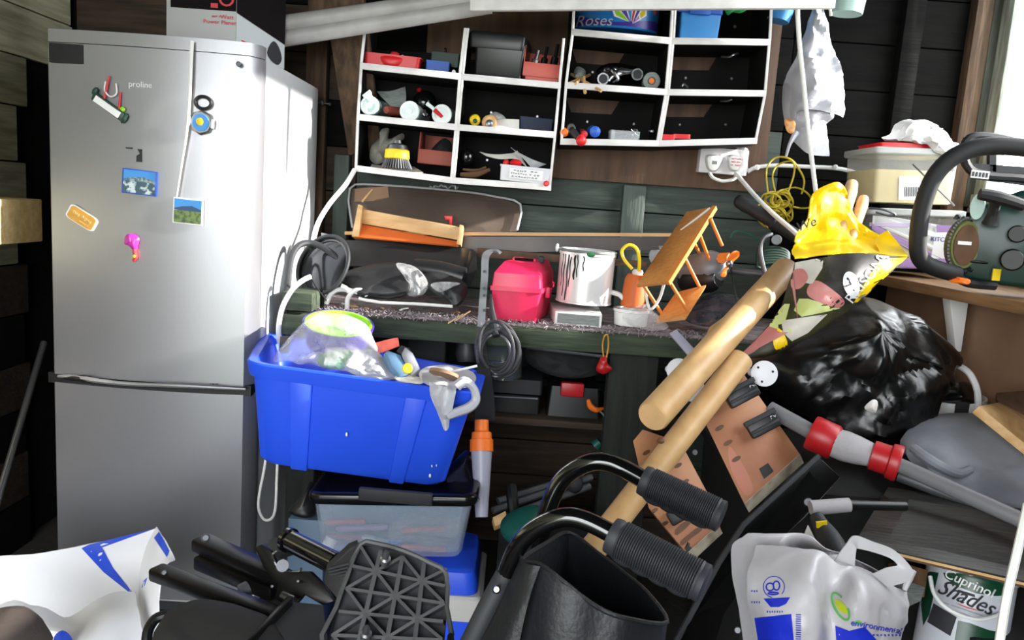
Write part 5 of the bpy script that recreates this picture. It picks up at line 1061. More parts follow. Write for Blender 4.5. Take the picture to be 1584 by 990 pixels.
# --- tubs on the shelf
D('frosted', (196, 196, 190), .3, alpha=.28, var=.06); D('lid_grey', (170, 172, 168), .4, var=.08); D('cream_fill', (226, 206, 140), .6, var=.12, vs=12)
def food_tub(name, label, cx, cy, w, h, d, dep, fill, lidm, lab):
    t = T(name, label, 'tub'); Tq, Bq = q4(cx, cy, w, h, d, dep, -2, 0, .95)
    ob = B().rings(Tq, Bq, [(0, .95), (.02, 1), (.98, 1), (1, .98)], .12, 4); O('tub_wall', ob, 'frosted', t)
    O('contents', B().rings([b_.lerp(t_, .66) for t_, b_ in zip(Tq, Bq)], Bq, [(.02, .97), (1, .97)], .12, 4), fill, t)
    O('lid', B().rings([p + V((0, 0, .016)) for p in Tq], [p - V((0, 0, .008)) for p in Tq], [(0, 1.04), (.2, 1.07), (.9, 1.07), (1, 1.0), (1, .92), (.8, .9)], .12, 4), lidm, t)
    return t, Skin(ob), ob
t, sk, ob = food_tub('food_tub', 'upper translucent tub with cream contents and barcode label on the window shelf', 1417, 276, 126, 76, 2.58, .24, 'cream_fill', 'lid_grey', 1)
sk.decal([(1391, 273), (1424, 273), (1426, 310), (1390, 309)], 'label_white', t, 'label', smooth=False)
for i in range(9): sk.decal([(1399 + i * 2.6, 289), (1400.4 + i * 2.6, 289), (1400.6 + i * 2.6, 304), (1399.2 + i * 2.6, 304)], 'ink', t, 'barcode_bar', .0028, 1, 1, False)
O('wire_handle', B().tube(Q((1412, 254, 2.55), (1440, 282, 2.52), (1476, 318, 2.56)), .003, 6), 'steel', t)
t, sk, ob = food_tub('food_tub', 'lower translucent tub with lilac band holding up the cream one', 1413, 374, 142, 84, 2.57, .26, 'cream_fill', 'lid_grey', 1)
sk.decal([(1390, 400), (1480, 402), (1480, 415), (1392, 415)], 'lilac', t, 'lilac_band', smooth=False)
D('soft_lilac', (206, 188, 216), .5); sk.decal([(1345, 344), (1440, 346), (1440, 352), (1345, 350)], 'soft_lilac', t, 'lilac_band', smooth=False); sk.decal([(1448, 350), (1484, 352), (1484, 400), (1440, 400)], 'label_white', t, 'label', .0012, smooth=False)
sk.decal([(1449, 348), (1478, 349), (1478, 359), (1449, 359)], 'lilac', t, 'badge', .0025, smooth=False)
sk.text('lettering', 'COOK', 1462, 354, 2.56, .024, 'label_white', t, 0); sk.text('lettering', 'KITCHEN', 1460, 371, 2.56, .02, 'ink_blue', t, 0)
O('wire_handle', B().tube(Q((1344, 322, 2.55), (1365, 324, 2.53), (1384, 331, 2.52), (1378, 334, 2.53), (1355, 328, 2.54)), .004, 6), 'dull_steel', t)
t = T('red_lid_tray', 'flat red lid tray lying on the upper tub', 'lid tray'); Tq, Bq = q4(1415, 228, 100, 12, 2.6, .18, -2); O('tray', B().rings(Tq, Bq, OPEN, .1), 'red_tray', t); O('fin', B().slab(Q((1378, 222, 2.64), (1410, 205, 2.68), (1425, 214, 2.68), (1420, 222, 2.64)), .02), 'red', t, .002)
D('tissue', (245, 244, 244), .9, bump=.3, bs=30)
S('crumpled_paper', B().pillow(Q((1364, 212, 2.64), (1378, 206, 2.64), (1386, 190, 2.66), (1410, 186, 2.68), (1440, 188, 2.68), (1448, 204, 2.66), (1466, 212, 2.62), (1484, 232, 2.58), (1478, 244, 2.56), (1450, 236, 2.56), (1430, 222, 2.58), (1395, 218, 2.6)), P(1425, 208, 2.63), .05, .05, 9, 5, .035, 18), 'tissue', 'crumpled white paper heaped on the red lid tray', 'paper')
# --- chainsaw
t = T('chainsaw', 'dark green chainsaw with black handles on the window shelf', 'chainsaw')
D('saw_green', (8, 50, 43), .35, var=.15, vs=8); D('olive', (112, 116, 62), .5, var=.2)
hb = B().slab(Q((1470, 388, 2.06), (1478, 360, 2.05), (1500, 330, 2.04), (1530, 312, 2.03), (1584, 292, 2.0), (1660, 300, 1.95), (1660, 452, 1.95), (1560, 444, 2.0), (1484, 434, 2.05), (1470, 415, 2.06)), .16)
O('motor_housing', hb, 'saw_green', t, .014, 30, 3)
ch = P(1490, 379, 2.045); O('starter_ring', B().lathe(ch + V((0, .02, 0)), ch + V((0, -.012, 0)), [(0, .064), (.7, .066), (1, .06), (1, .05)], 26, .62), 'olive', t)
O('starter_cover', B().lathe(ch + V((0, .0, 0)), ch + V((0, -.016, 0)), [(0, .055), (.9, .053), (1, .046)], 26, .6), 'leather', t)
O('maker_plate', B(F(1492, 376, 2.027)).box((0, 0, 0), (.035, .003, .009)), 'label_white', t)
for k in range(4):
    for sgn in (-1, 1): O('vent_slot', B().tube([P(1478 + 10 * k + 6 * u, 379 + sgn * (46 + 0 * k - 10 * abs(u - .6)) * (1 - .06 * k), 2.04) for u in (0, .5, 1)], .005, 6), 'black', t)
b = B()
for k in range(22): an = R(95 + k * 8); b.box(tuple(ch + V((.046 * math.cos(an) * .95, -.004, .07 * math.sin(an)))), (.006, .012, .006), (0, -math.degrees(an), 0))
O('sprocket_teeth', b, 'dull_steel', t)
O('front_handle', B().tube(Q((1480, 424, 2.02), (1445, 414, 2.0), (1424, 400, 1.99), (1420, 370, 1.98), (1427, 320, 1.97), (1446, 272, 1.96), (1480, 240, 1.95), (1530, 226, 1.94), (1600, 230, 1.92)), .0215, 12), 'black_rubber', t)
gp = B(); fr4 = [(1490, 235), (1500, 214), (1530, 212), (1584, 222), (1640, 228), (1640, 290), (1584, 276), (1530, 272), (1500, 262)]
gq = [(x, y) for x, y in fr4]
def frame_plate(outer, holes_y):
    b = B(); b.tube([P(x, y, 2.10) for x, y in outer], .012, 8, 3, closed=True); return b
O('hand_guard', frame_plate(gq, 0).slab(Q((1494, 212, 2.1), (1640, 222, 2.1), (1640, 240, 2.1), (1494, 236, 2.1)), .014).slab(Q((1496, 252, 2.1), (1640, 262, 2.1), (1640, 294, 2.1), (1506, 276, 2.1)), .014).slab(Q((1531, 236, 2.1), (1541, 236, 2.1), (1541, 272, 2.1), (1531, 270, 2.1)), .014), 'black_rubber', t)
O('warning_label', B(F(1516, 270, 2.085, 0, 2)).box((0, 0, 0), (.048, .002, .02)), 'label_white', t)
for i in range(5): O('label_print', B(F(1516, 270, 2.083, 0, 2)).box((-.018 + .009 * i, 0, 0), (.005, .002, .012)), 'ink', t)
ph = P(1545, 310, 1.965)
O('pull_handle', B().tube(Q((1515, 300, 1.97), (1545, 306, 1.96), (1584, 318, 1.95)), [.014, .017, .014], 10).tube(Q((1540, 308, 1.97), (1536, 330, 1.99), (1532, 346, 2.0)), [.014, .013, .02], 10), 'black_rubber', t)
O('leaf_sticker', B().lathe(P(1512, 320, 2.012), P(1512, 320, 2.005), [(0, .034), (1, .032)], 18, .5), 'tube_mint', t)
for x, y, r_ in ((1566, 402, .028), (1574, 362, .022)): O('fuel_cap', B().lathe(P(x, y, 1.99), P(x, y, 1.965), [(0, r_), (.8, r_), (1, r_ * .85)], 18), 'black', t)
O('body_slot', B().cyl(P(1494, 403, 2.035), P(1528, 407, 2.025), .004, n=8), 'black', t)
O('yellow_decal', B(F(1541, 425, 1.99)).box((0, 0, 0), (.02, .004, .03)), 'yellow', t)
O('bottom_guard', B().tube(Q((1478, 428, 2.04), (1500, 438, 2.03), (1540, 442, 2.02)), .012, 8), 'black_rubber', t)
S('orange_rag', B().pillow(Q((1466, 424, 2.02), (1480, 428, 2.0), (1500, 432, 1.99), (1498, 440, 1.98), (1480, 438, 1.99), (1470, 436, 2.0)), P(1484, 433, 2.0), .012, .012, 4, 4, .004, 30), 'orange', 'scrap of orange rag on the shelf under the chainsaw', 'rag')
# --- yellow supermarket bag
D('bag_yellow', (250, 208, 10), .4, var=.08, bump=.25, bs=18); D('bag_black', (34, 31, 26), .55, col2=(58, 58, 26), vs=6, hard=(.5, .62), bump=.15, bs=18); D('bag_pink', (206, 136, 132), .45, col2=(176, 104, 100), vs=12); D('bag_lime', (182, 194, 96), .45, col2=(206, 212, 150), vs=10); D('bag_pale', (206, 200, 190), .5, var=.15, vs=14)
t = T('yellow_carrier_bag', 'yellow and black supermarket bag with round M logo slumped on the bin bag', 'bag')
O('inner_panel', B().surf([Q((1226, 374, 2.06), (1262, 304, 2.16), (1296, 288, 2.18), (1320, 330, 2.16), (1354, 360, 2.10)), Q((1226, 384, 2.03), (1258, 350, 2.10), (1298, 342, 2.13), (1322, 360, 2.12), (1356, 376, 2.06)), Q((1228, 404, 1.975), (1262, 398, 1.97), (1300, 394, 1.97), (1335, 392, 1.965), (1366, 392, 1.965))], 7, 9, .03, 11, .0025), 'bag_yellow', t)
sk_i = None
O('right_flap', B().surf([Q((1352, 372, 2.08), (1364, 362, 2.08), (1374, 356, 2.07)), Q((1358, 384, 2.02), (1375, 378, 2.04), (1390, 376, 2.04)), Q((1362, 394, 1.97), (1384, 396, 1.965), (1404, 397, 1.96))], 5, 5, .004, 14, .0025), 'bag_yellow', t)
fb = B().surf([Q((1228, 405, 1.97), (1275, 397, 1.955), (1335, 392, 1.95), (1403, 398, 1.955)), Q((1220, 436, 1.95), (1265, 432, 1.91), (1312, 430, 1.90), (1364, 430, 1.94)), Q((1204, 482, 1.93), (1246, 480, 1.89), (1286, 476, 1.89), (1326, 466, 1.93)), Q((1160, 530, 1.92), (1195, 535, 1.90), (1228, 530, 1.90), (1268, 508, 1.93)), Q((1138, 547, 1.92), (1150, 551, 1.91), (1170, 553, 1.91), (1200, 548, 1.93))], 7, 7, .010, 9, .0025, hard=False)
O('front_panel', fb, 'bag_black', t)
sk = Skin(fb)
sk.decal([(1404, 398), (1372, 400), (1360, 404), (1338, 438), (1322, 466), (1328, 468), (1366, 432)], 'bag_yellow', t, 'yellow_border', smooth=False)
sk.decal([(1230, 406), (1274, 398), (1272, 415), (1256, 440), (1240, 436), (1228, 425)], 'bag_pale', t, 'photo_print', smooth=False)
sk.decal([(1226, 420), (1242, 416), (1250, 430), (1238, 446), (1224, 444)], 'bag_pink', t, 'photo_print', .0022)
sk.decal([(1256, 436), (1270, 436), (1300, 458), (1306, 470), (1292, 476), (1256, 462), (1248, 450)], 'bag_pink', t, 'photo_print')
sk.decal([(1236, 462), (1250, 462), (1300, 477), (1280, 482), (1240, 490), (1228, 480)], 'bag_lime', t, 'photo_print', smooth=False)
sk.decal([(1205, 470), (1222, 470), (1214, 500), (1190, 505), (1160, 512), (1170, 498)], 'bag_lime', t, 'photo_print', smooth=False)
sk.decal([(1208, 496), (1250, 490), (1280, 486), (1250, 515), (1225, 528), (1212, 515)], 'bag_pale', t, 'photo_print', smooth=False)
sk.decal([(1196, 512), (1208, 510), (1218, 530), (1212, 544), (1198, 538)], 'bag_yellow', t, 'photo_print')
sk.decal([(1142, 544), (1160, 515), (1188, 502), (1192, 512), (1172, 540), (1152, 550)], 'bag_pink', t, 'photo_print')
E_ = [(1317 + 12 * math.cos(a) + 5 * math.sin(a), 440 + 20 * math.sin(a) - 2 * math.cos(a)) for a in [i * math.pi / 6 for i in range(12)]]
sk.decal(E_, 'label_white', t, 'round_logo', .0022)
sk.text('logo_letter', 'M', 1317, 440, 1.9, .042, 'ink', t, -76, off=.0035)
sk.text('lettering', 'RRISONS', 1342, 430, 1.92, .037, 'label_white', t, -58, off=.003)
sk2 = None
TXT('lettering', 'We', F(1246, 348, 2.03, -20, -25), .035, 'ink', t, shear=.3)
# --- pale wooden handles sticking out of the bag
for i, (p, q, r_) in enumerate((((1290, 396, 2.06), (1319, 280, 2.3), .02), ((1310, 396, 2.06), (1337, 304, 2.26), .017))):
    S('wooden_stick', B().lathe(P(*p), P(*q), [(0, r_ * .8), (.5, r_ * .8), (.85, r_), (.96, r_ * .8), (1, r_ * .3)], 14), 'pine', ['rounded pale wooden handle end rising behind the yellow bag', 'shorter pale wooden handle end beside the storage tubs'][i], 'wooden stick')
# --- black bin bag
D('bin_bag', (10, 10, 11), .3, var=.3, bump=.35, bs=14)
S('bin_bag', B().pillow(Q((1152, 552, 2.1), (1200, 528, 2.1), (1255, 500, 2.12), (1305, 472, 2.15), (1342, 460, 2.15), (1395, 482, 2.15), (1440, 506, 2.15), (1488, 552, 2.1), (1470, 582, 2.05), (1456, 612, 2.0), (1428, 684, 1.95), (1386, 690, 1.95), (1330, 672, 1.95), (1270, 652, 1.97), (1215, 628, 2.0), (1188, 602, 2.02), (1165, 576, 2.05)), P(1322, 505, 2.08), .13, .15, 18, 5, .030, 7), 'bin_bag', 'big shiny black bin bag heaped under the window shelf', 'bag')
S('white_scrap', B().pillow(Q((1337, 630, 1.9), (1350, 618, 1.9), (1358, 622, 1.9), (1355, 638, 1.9), (1345, 637, 1.9)), P(1348, 629, 1.89), .005, .005, 3, 3), 'paper', 'tiny white scrap stuck on the black bin bag', 'scrap')
# --- bucket
t = T('white_bucket', 'white bucket with arched handle behind the bin bag', 'bucket')
a, e = P(1478, 760, 2.15), P(1480, 615, 2.15)
bb = B().lathe(a, e, [(0, .055), (1, .075), (1, .069), (.9, .067)], 24); O('bucket_wall', bb, 'white', t)
O('dark_label', B(F(1488, 633, 2.072)).box((0, 0, 0), (.036, .004, .04)), 'ink', t)
O('handle', B().tube(Q((1484, 566, 2.14), (1500, 578, 2.1), (1512, 605, 2.08), (1513, 640, 2.08)), .009, 8), 'white', t)
O('black_liner', B().pillow(Q((1450, 622, 2.15), (1462, 600, 2.17), (1490, 590, 2.18), (1510, 600, 2.18), (1512, 620, 2.15), (1480, 632, 2.1)), P(1482, 610, 2.14), .03, .03, 5, 4, .008, 20), 'bin_bag', t)
# --- wood boards at right edge
S('pine_board', B().slab(Q((1514, 628, 1.78), (1545, 622, 1.9), (1640, 668, 1.8), (1640, 730, 1.68)), .022), 'pine_y', 'pale pine board end poking in at the right edge of view', 'board', bevel=.002)
S('brown_board', B().slab(Q((1541, 607, 1.95), (1640, 600, 1.95), (1640, 660, 1.85), (1545, 624, 1.9)), .02), 'plywood', 'brown board lying behind the pale pine board at the right edge', 'board', bevel=.002)
# --- jerry can
D('jerry', (158, 162, 170), .4, col2=(124, 128, 138), vs=7, alpha=.95, bump=.1, bs=30)
t = T('jerry_can', 'frosted grey plastic jerry can lying on its side at the right', 'jerry can')
O('can_body', B().pillow(Q((1402, 700, 1.80), (1418, 672, 1.85), (1450, 650, 1.9), (1520, 644, 1.92), (1600, 655, 1.9), (1650, 700, 1.8), (1650, 800, 1.7), (1560, 788, 1.7), (1480, 762, 1.72), (1425, 730, 1.75)), P(1520, 712, 1.8), .08, .12, 10, 4, .004, 5, False, pw=.3), 'jerry', t)
O('handle', B().tube(Q((1414, 694, 1.74), (1432, 708, 1.70), (1455, 722, 1.68), (1480, 732, 1.69), (1500, 726, 1.71)), [.012, .013, .013, .012, .01], 10), 'jerry', t)
# --- strimmer shaft with red collars
t = T('strimmer_shaft', 'grey pole with two red locking collars lying across the bin bag', 'pole'); D('pole_grey', (120, 120, 124), .45, var=.15); D('fabric_grey', (176, 172, 176), .7, var=.15, bump=.3, bs=40)
c1, c2, c3, c4, c5 = P(1190, 632, 1.86), P(1262, 672, 1.78), P(1300, 690, 1.75), P(1358, 706, 1.70), P(1392, 716, 1.68)
O('thin_shaft', B().cyl(c1, c2, .019, n=14), 'pole_grey', t)
O('red_collar', B().lathe(P(1254, 668, 1.78), P(1293, 686, 1.75), [(0, .03), (0, .04), (.1, .042), (.9, .042), (1, .038)], 20), 'red', t)
O('grey_sleeve', B().lathe(P(1288, 684, 1.75), P(1352, 705, 1.70), [(0, .034), (.3, .036), (.6, .033), (1, .026)], 16), 'fabric_grey', t)
O('red_collar', B().lathe(P(1347, 703, 1.70), P(1392, 718, 1.67), [(0, .026), (.05, .034), (.6, .034), (.65, .04), (.9, .042), (1, .04), (1, .03), (.9, .028)], 20), 'red', t)
O('lower_shaft', B().cyl(P(1370, 710, 1.68), P(1610, 818, 1.45), .0165, n=14), 'pole_grey', t)
S('grey_pole', B().cyl(P(1390, 735, 1.74), P(1540, 792, 1.62), .015, n=12), 'dull_steel', 'second thinner grey pole lying under the red collared pole', 'pole')
# --- dark board with plywood edge
t = T('dark_board', 'dark grained laminate board with pale plywood edge at lower right', 'board')
D('laminate', (50, 48, 45), .5, col2=(30, 28, 26), stretch=(2, 16, 16), vs=5, bump=.2, bs=8)
dq = Q((1374, 753, 1.72), (1640, 796, 1.62), (1640, 911, 1.30), (1323, 837, 1.38)); nn = (dq[1] - dq[0]).cross(dq[3] - dq[0]).normalized(); nn = nn if nn.z < 0 else -nn
O('laminate_face', B().prism(dq, nn * .004), 'laminate', t, .0008); O('plywood_core', B().prism([p + nn * .0042 for p in dq], nn * .005), 'pine', t); O('lower_veneer', B().prism([p + nn * .0094 for p in dq], nn * .004), 'plywood', t)
S('brown_carton', B().slab(Q((1388, 868, 1.5), (1436, 882, 1.48), (1430, 925, 1.46), (1386, 905, 1.48)), .1), 'leather', 'small brown carton under the dark board', 'box', bevel=.002)
S('grey_slab', B().slab(Q((1395, 895, 1.42), (1432, 908, 1.42), (1425, 930, 1.4), (1394, 915, 1.4)), .06), 'packet_grey', 'grey slab below the small brown carton', 'block', bevel=.002)
# --- paint tin
t = T('wood_paint_tin', 'white and green CUPRINOL SHADES paint tin under the dark board', 'tin')
D('tin_white', (190, 192, 200), .35, var=.04); D('tin_green', (14, 62, 40), .35, var=.1)
a, e = P(1472, 1060, 1.44), P(1503, 884, 1.5); r_ = mm(66, 1.47)
tb = B().lathe(a, e, [(0, r_ * .98), (.02, r_), (.97, r_), (.98, r_ * 1.03), (1, r_ * 1.03), (1, r_ * .9), (.97, r_ * .88)], 40); O('tin_wall', tb, 'tin_white', t); sk = Skin(tb)
sk.decal([(1459, 886), (1462, 894), (1480, 907), (1510, 918), (1540, 922), (1562, 921), (1566, 900), (1510, 888)], 'tin_green', t, 'green_band', smooth=False)
sk.decal([(1428, 890), (1438, 884), (1452, 886), (1446, 912), (1438, 950), (1428, 968), (1424, 930)], 'tin_green', t, 'green_edge', smooth=False)
sk.text('lettering', 'Cuprinol', 1500, 903, 1.4, .026, 'label_white', t, 20, off=.003, sx=1.15)
sk.text('lettering', 'Shades', 1495, 925, 1.4, .043, 'ink', t, 20, shear=.3, off=.003)
sk.decal([(1482, 912), (1508, 920), (1508, 924), (1482, 916)], 'ink', t, 'small_band', .0024, 2, 2, False)
sk.decal([(1478, 932), (1496, 941), (1517, 945), (1496, 939)], 'ink_red', t, 'swoosh', .0024, 2, 2)
sk.decal([(1444, 933), (1480, 955), (1470, 984), (1434, 962)], 'ink', t, 'colour_swatch', smooth=False)
sk.decal([(1482, 960), (1500, 964), (1530, 975), (1560, 980), (1556, 1010), (1475, 1000)], 'tin_green', t, 'garden_picture', smooth=False)
for i in range(2): sk.decal([(1456, 930 + i * 7), (1520, 952 + i * 7), (1520, 953 + i * 7), (1456, 931.5 + i * 7)], 'ink_grey', t, 'fine_print', .0024, 1, 2, False)
O('bail_handle', B().tube(Q((1439, 892, 1.44), (1446, 920, 1.41), (1470, 944, 1.385), (1512, 958, 1.38), (1550, 950, 1.4)), .004, 8), 'white_gloss', t)
# --- white bag with eco logos
D('bag_white', (188, 186, 190), .4, col2=(168, 164, 168), vs=9, bump=.25, bs=18); D('ink_royal', (24, 44, 190), .45); D('leaf_green', (96, 176, 84), .5); D('leaf_lime', (190, 206, 20), .5)
t = T('eco_carrier_bag', 'white carrier bag with blue print and green leaf logo at bottom right', 'bag')
rows = [[(1168, 842, 1.20), (1218, 843, 1.17), (1264, 846, 1.15), (1292, 866, 1.14), (1320, 876, 1.15), (1360, 892, 1.17), (1402, 912, 1.20)],
        [(1158, 885, 1.17), (1210, 888, 1.12), (1256, 884, 1.10), (1286, 900, 1.13), (1325, 900, 1.09), (1365, 915, 1.11), (1404, 935, 1.18)],
        [(1158, 930, 1.15), (1205, 932, 1.09), (1255, 930, 1.07), (1282, 940, 1.10), (1325, 940, 1.06), (1370, 945, 1.09), (1402, 960, 1.17)],
        [(1170, 990, 1.14), (1215, 990, 1.07), (1262, 990, 1.05), (1290, 990, 1.08), (1330, 990, 1.05), (1365, 990, 1.08), (1392, 992, 1.16)],
        [(1180, 1090, 1.15), (1220, 1090, 1.08), (1262, 1090, 1.06), (1290, 1090, 1.08), (1330, 1090, 1.06), (1365, 1090, 1.09), (1385, 1090, 1.16)]]
wbs = B().surf([Q(*r) for r in rows], 7, 7, .016, 10, .0015); O('front_sheet', wbs, 'bag_white', t); sk = Skin(wbs)
O('back_sheet', B().surf([[p + V((0, (.04 if r_i == 0 else .1), 0)) for p in Q(*r)] for r_i, r in enumerate(rows)], 5, 5, .008, 11, .0015, seed=4), 'bag_white', t)
O('side_sheet', B().surf([[P(*r[-1]), P(*r[-1]) + V((.006, .02 if i == 0 else .05, 0)), P(*r[-1]) + V((0, .04 if i == 0 else .1, 0))] for i, r in enumerate(rows)], 3, 5, .002, 11, .0015), 'bag_white', t)
O('handle_loop', B().surf([Q((1290, 868, 1.15), (1322, 876, 1.15)), Q((1308, 842, 1.16), (1324, 850, 1.16)), Q((1322, 828, 1.17), (1326, 848, 1.17)), Q((1352, 838, 1.17), (1345, 852, 1.17)), Q((1385, 852, 1.17), (1374, 862, 1.17)), Q((1412, 884, 1.16), (1388, 874, 1.16)), Q((1400, 900, 1.15), (1372, 878, 1.15)), Q((1372, 908, 1.15), (1350, 888, 1.15))], 4, 5, .002, 12, .002), 'bag_white', t)
O('twisted_end', B().tube(Q((1399, 912, 1.19), (1406, 895, 1.19), (1413, 882, 1.19)), [.004, .006, .005], 8), 'bag_white', t)
sk.decal([(1167, 956), (1196, 953), (1224, 950), (1228, 992), (1232, 1040), (1180, 1040)], 'ink_royal', t, 'blue_panel', smooth=False)
sk.decal([(1292, 968), (1314, 976), (1338, 970), (1358, 992), (1370, 1030), (1296, 1030)], 'ink_royal', t, 'blue_panel', smooth=False)
sk.decal([(1181, 926), (1222, 924), (1216, 934), (1205, 939), (1192, 939)], 'ink_royal', t, 'badge_half_disc', smooth=False)
def ringdecal(cx, cy, rx, ry, w, mat, name, a0=0, a1=360, off=.0018, rot=0):
    n = 22; o = []; c_, s_ = math.cos(R(rot)), math.sin(R(rot))
    for k in range(n + 1):
        a = R(a0 + (a1 - a0) * k / n)
        for q in (0, 1): x, y = (rx - q * w) * math.cos(a), (ry - q * w) * math.sin(a); o.append(sk.at(P(cx + x * c_ - y * s_, cy + x * s_ + y * c_, 1.1), off))
    O(name, B().add(o, [(2 * k, 2 * k + 1, 2 * k + 3, 2 * k + 2) for k in range(n)]), mat, t)
ringdecal(1197, 908, 17, 17, 1.2, 'ink_royal', 'badge_ring', 100, 400); ringdecal(1191, 908, 7, 7, 2.2, 'ink_royal', 'badge_globe'); ringdecal(1201, 906, 6, 8, 2.2, 'ink_royal', 'badge_globe'); ringdecal(1196, 918, 9, 3, 2.5, 'ink_royal', 'badge_base')
ringdecal(1300, 938, 11, 25, 3.5, 'leaf_green', 'leaf_ring', 20, 330, rot=-28)
sk.decal([(1291, 929), (1298, 928), (1307, 936), (1312, 948), (1306, 949), (1297, 943)], 'leaf_lime', t, 'leaf')
sk.decal([(1320, 963), (1328, 960), (1334, 964), (1326, 968)], 'leaf_green', t, 'leaf')
for i in range(14): sk.decal([(1231, 950 + i * 3.4), (1239, 950.5 + i * 3.4), (1239, 952.3 + i * 3.4), (1231, 951.8 + i * 3.4)], 'ink_blue', t, 'barcode_bar', .0018, 1, 1, False)
sk.text('lettering', 'environmental', 1356, 970, 1.08, .0135, 'ink_blue', t, 6)
for x0, y0, n_, w_ in ((1186, 945, 7, 3), (1162, 913, 3, 3), (1162, 930, 4, 3), (1350, 981, 9, 5)):
    for k in range(n_): sk.decal([(x0 + k * (w_ + .8), y0), (x0 + k * (w_ + .8) + w_ * .7, y0 + .3), (x0 + k * (w_ + .8) + w_ * .6, y0 + 3 + k % 2), (x0 + k * (w_ + .8) + .3, y0 + 2.6)], 'ink_blue', t, 'small_print', .0018, 1, 1, False)
S('hanging_cable', B().tube(Q((1590, 780, .72), (1572, 860, .70), (1556, 930, .69), (1542, 1020, .68)), .0042, 8), 'cable_white', 'straight white cable hanging close by at the bottom right corner', 'cable')
# =====================================================================
# POLES, WORKBENCH JAWS
# =====================================================================
D('pole_wood', (206, 168, 118), .45, col2=(188, 146, 96), vs=4, stretch=(6, 1.5, 6), bump=.05, bs=10); D('pole_end', (214, 172, 120), .7, var=.12, vs=30)
t = T('round_pole', 'thick round pale wooden pole with sawn end, the upper of two', 'pole', 'wooden poles')
a, e = P(1009, 645, 1.53), P(1215, 418, 2.15); O('shaft', B().lathe(a, e, [(0, .031), (.006, .0335), (1, .036)], 28), 'pole_wood', t)
dv = (e - a).normalized(); O('sawn_end', B().lathe(a - dv * .0015, a + dv * .002, [(0, .03), (1, .0312)], 28), 'pole_end', t)
O('knot', B().ball(P(1070, 580, 1.66), (.01, .006, .006), 10), 'leather', t)
t = T('round_pole', 'round pale wooden pole passing behind the walker grips, the lower of two', 'pole', 'wooden poles')
a, e = P(890, 885, 1.42), P(1146, 556, 1.80); O('shaft', B().lathe(a, e, [(0, .027), (1, .029)], 24), 'pole_wood', t); O('knot', B().ball(P(1022, 682, 1.575), (.008, .008, .006), 10), 'leather', t)
D('jaw_wood', (184, 132, 92), .6, col2=(160, 104, 74), vs=6, bump=.1, bs=30); D('jaw_end', (200, 190, 168), .8, col2=(150, 136, 112), vs=30); D('red_paint', (190, 118, 94), .6)
def planar(outl):
    """keep a traced board outline flat: the plane of its 1st, 3rd and last point"""
    a, b_, c_ = P(*outl[0]), P(*outl[2]), P(*outl[-1]); n_ = (b_ - a).cross(c_ - a); r = []
    for x, y, dd in outl:
        v = P(x, y, 1.) - EYE; r.append(EYE + v * ((a - EYE).dot(n_) / v.dot(n_)))
    return r
def jaw(name, label, outl, d, off, endq):
    t = T(name, label, 'jaw'); p = planar(outl); b = B().prism(p, off); O('jaw_board', b, 'jaw_wood', t, .001)
    O('end_grain', B().prism(endq, V((.0006, -.0012, -.0006))), 'jaw_end', t); return t, Skin(b)
o1 = [(1085, 642, 1.80), (1150, 578, 1.90), (1237, 702, 1.80), (1151, 779, 1.70)]
off = P(1158, 792, 1.72) - P(1151, 779, 1.70)
t, sk = jaw('clamp_bench_jaw', 'right wooden jaw board of a folding clamp bench with black dogs', o1, 1.8, off, [P(1151, 779, 1.70), P(1237, 702, 1.80), P(1237, 702, 1.80) + off, P(1151, 779, 1.70) + off])
for x, y in ((1100, 642), (1113, 662), (1126, 685), (1139, 710)): sk.decal([(x + 7 * math.cos(a) + 0 * math.sin(a), y + 4 * math.sin(a) - 3 * math.cos(a)) for a in [i * math.pi / 4 for i in range(8)]], 'leather', t, 'dog_hole', .001, 2, 2)
sk.decal([(1174, 725), (1188, 716), (1197, 729), (1182, 741)], 'ink', t, 'square_hole', .001, 2, 1, False)
sk.decal([(1128, 690), (1150, 720), (1165, 755), (1152, 765), (1130, 725)], 'red_paint', t, 'worn_red_print', .0006)
for i, (x, y) in enumerate(((1148, 611), (1180, 658))):
    dg = T('clamp_dog', ['upper', 'lower'][i] + ' black plastic clamp dog on the right jaw board', 'clamp dog', 'clamp dogs'); M = F(x, y, 1.80, -20, -33, 0)
    O('dog_body', B(M).box((0, 0, 0), (.075, .05, .036)), 'black', dg, .004); O('dog_ridge', B(M).box((0, -.02, .02), (.08, .02, .012)), 'charcoal', dg, .002); O('dog_ridge', B(M).box((0, -.027, -.004), (.07, .008, .008)), 'charcoal', dg, .002)
    O('spring', B().tube([P(x + 16 + 4 * math.cos(k), y - 16 + k * 1.1 + 4 * math.sin(k), 1.78) for k in range(9)], .002, 6, 3), 'steel', dg)
o2 = [(979, 682, 1.68), (994, 664, 1.70), (1052, 684, 1.70), (1087, 750, 1.64), (1110, 812, 1.58), (1062, 856, 1.52), (1003, 785, 1.58)]
off = P(1070, 868, 1.53) - P(1062, 856, 1.52)
t, sk = jaw('clamp_bench_jaw', 'left wooden jaw board of the folding clamp bench behind the grips', o2, 1.6, off, [P(1062, 856, 1.52), P(1110, 812, 1.58), P(1110, 812, 1.58) + off, P(1062, 856, 1.52) + off])
for x, y in ((1000, 700), (1049, 720), (1012, 790), (1028, 810), (1060, 745)): sk.decal([(x + 6 * math.cos(a), y + 3.5 * math.sin(a) - 2.5 * math.cos(a)) for a in [i * math.pi / 4 for i in range(8)]], 'leather', t, 'dog_hole', .001, 2, 2)
sk.decal([(1054, 848), (1064, 838), (1074, 848), (1064, 860)], 'ink', t, 'square_hole', .001, 2, 1, False)
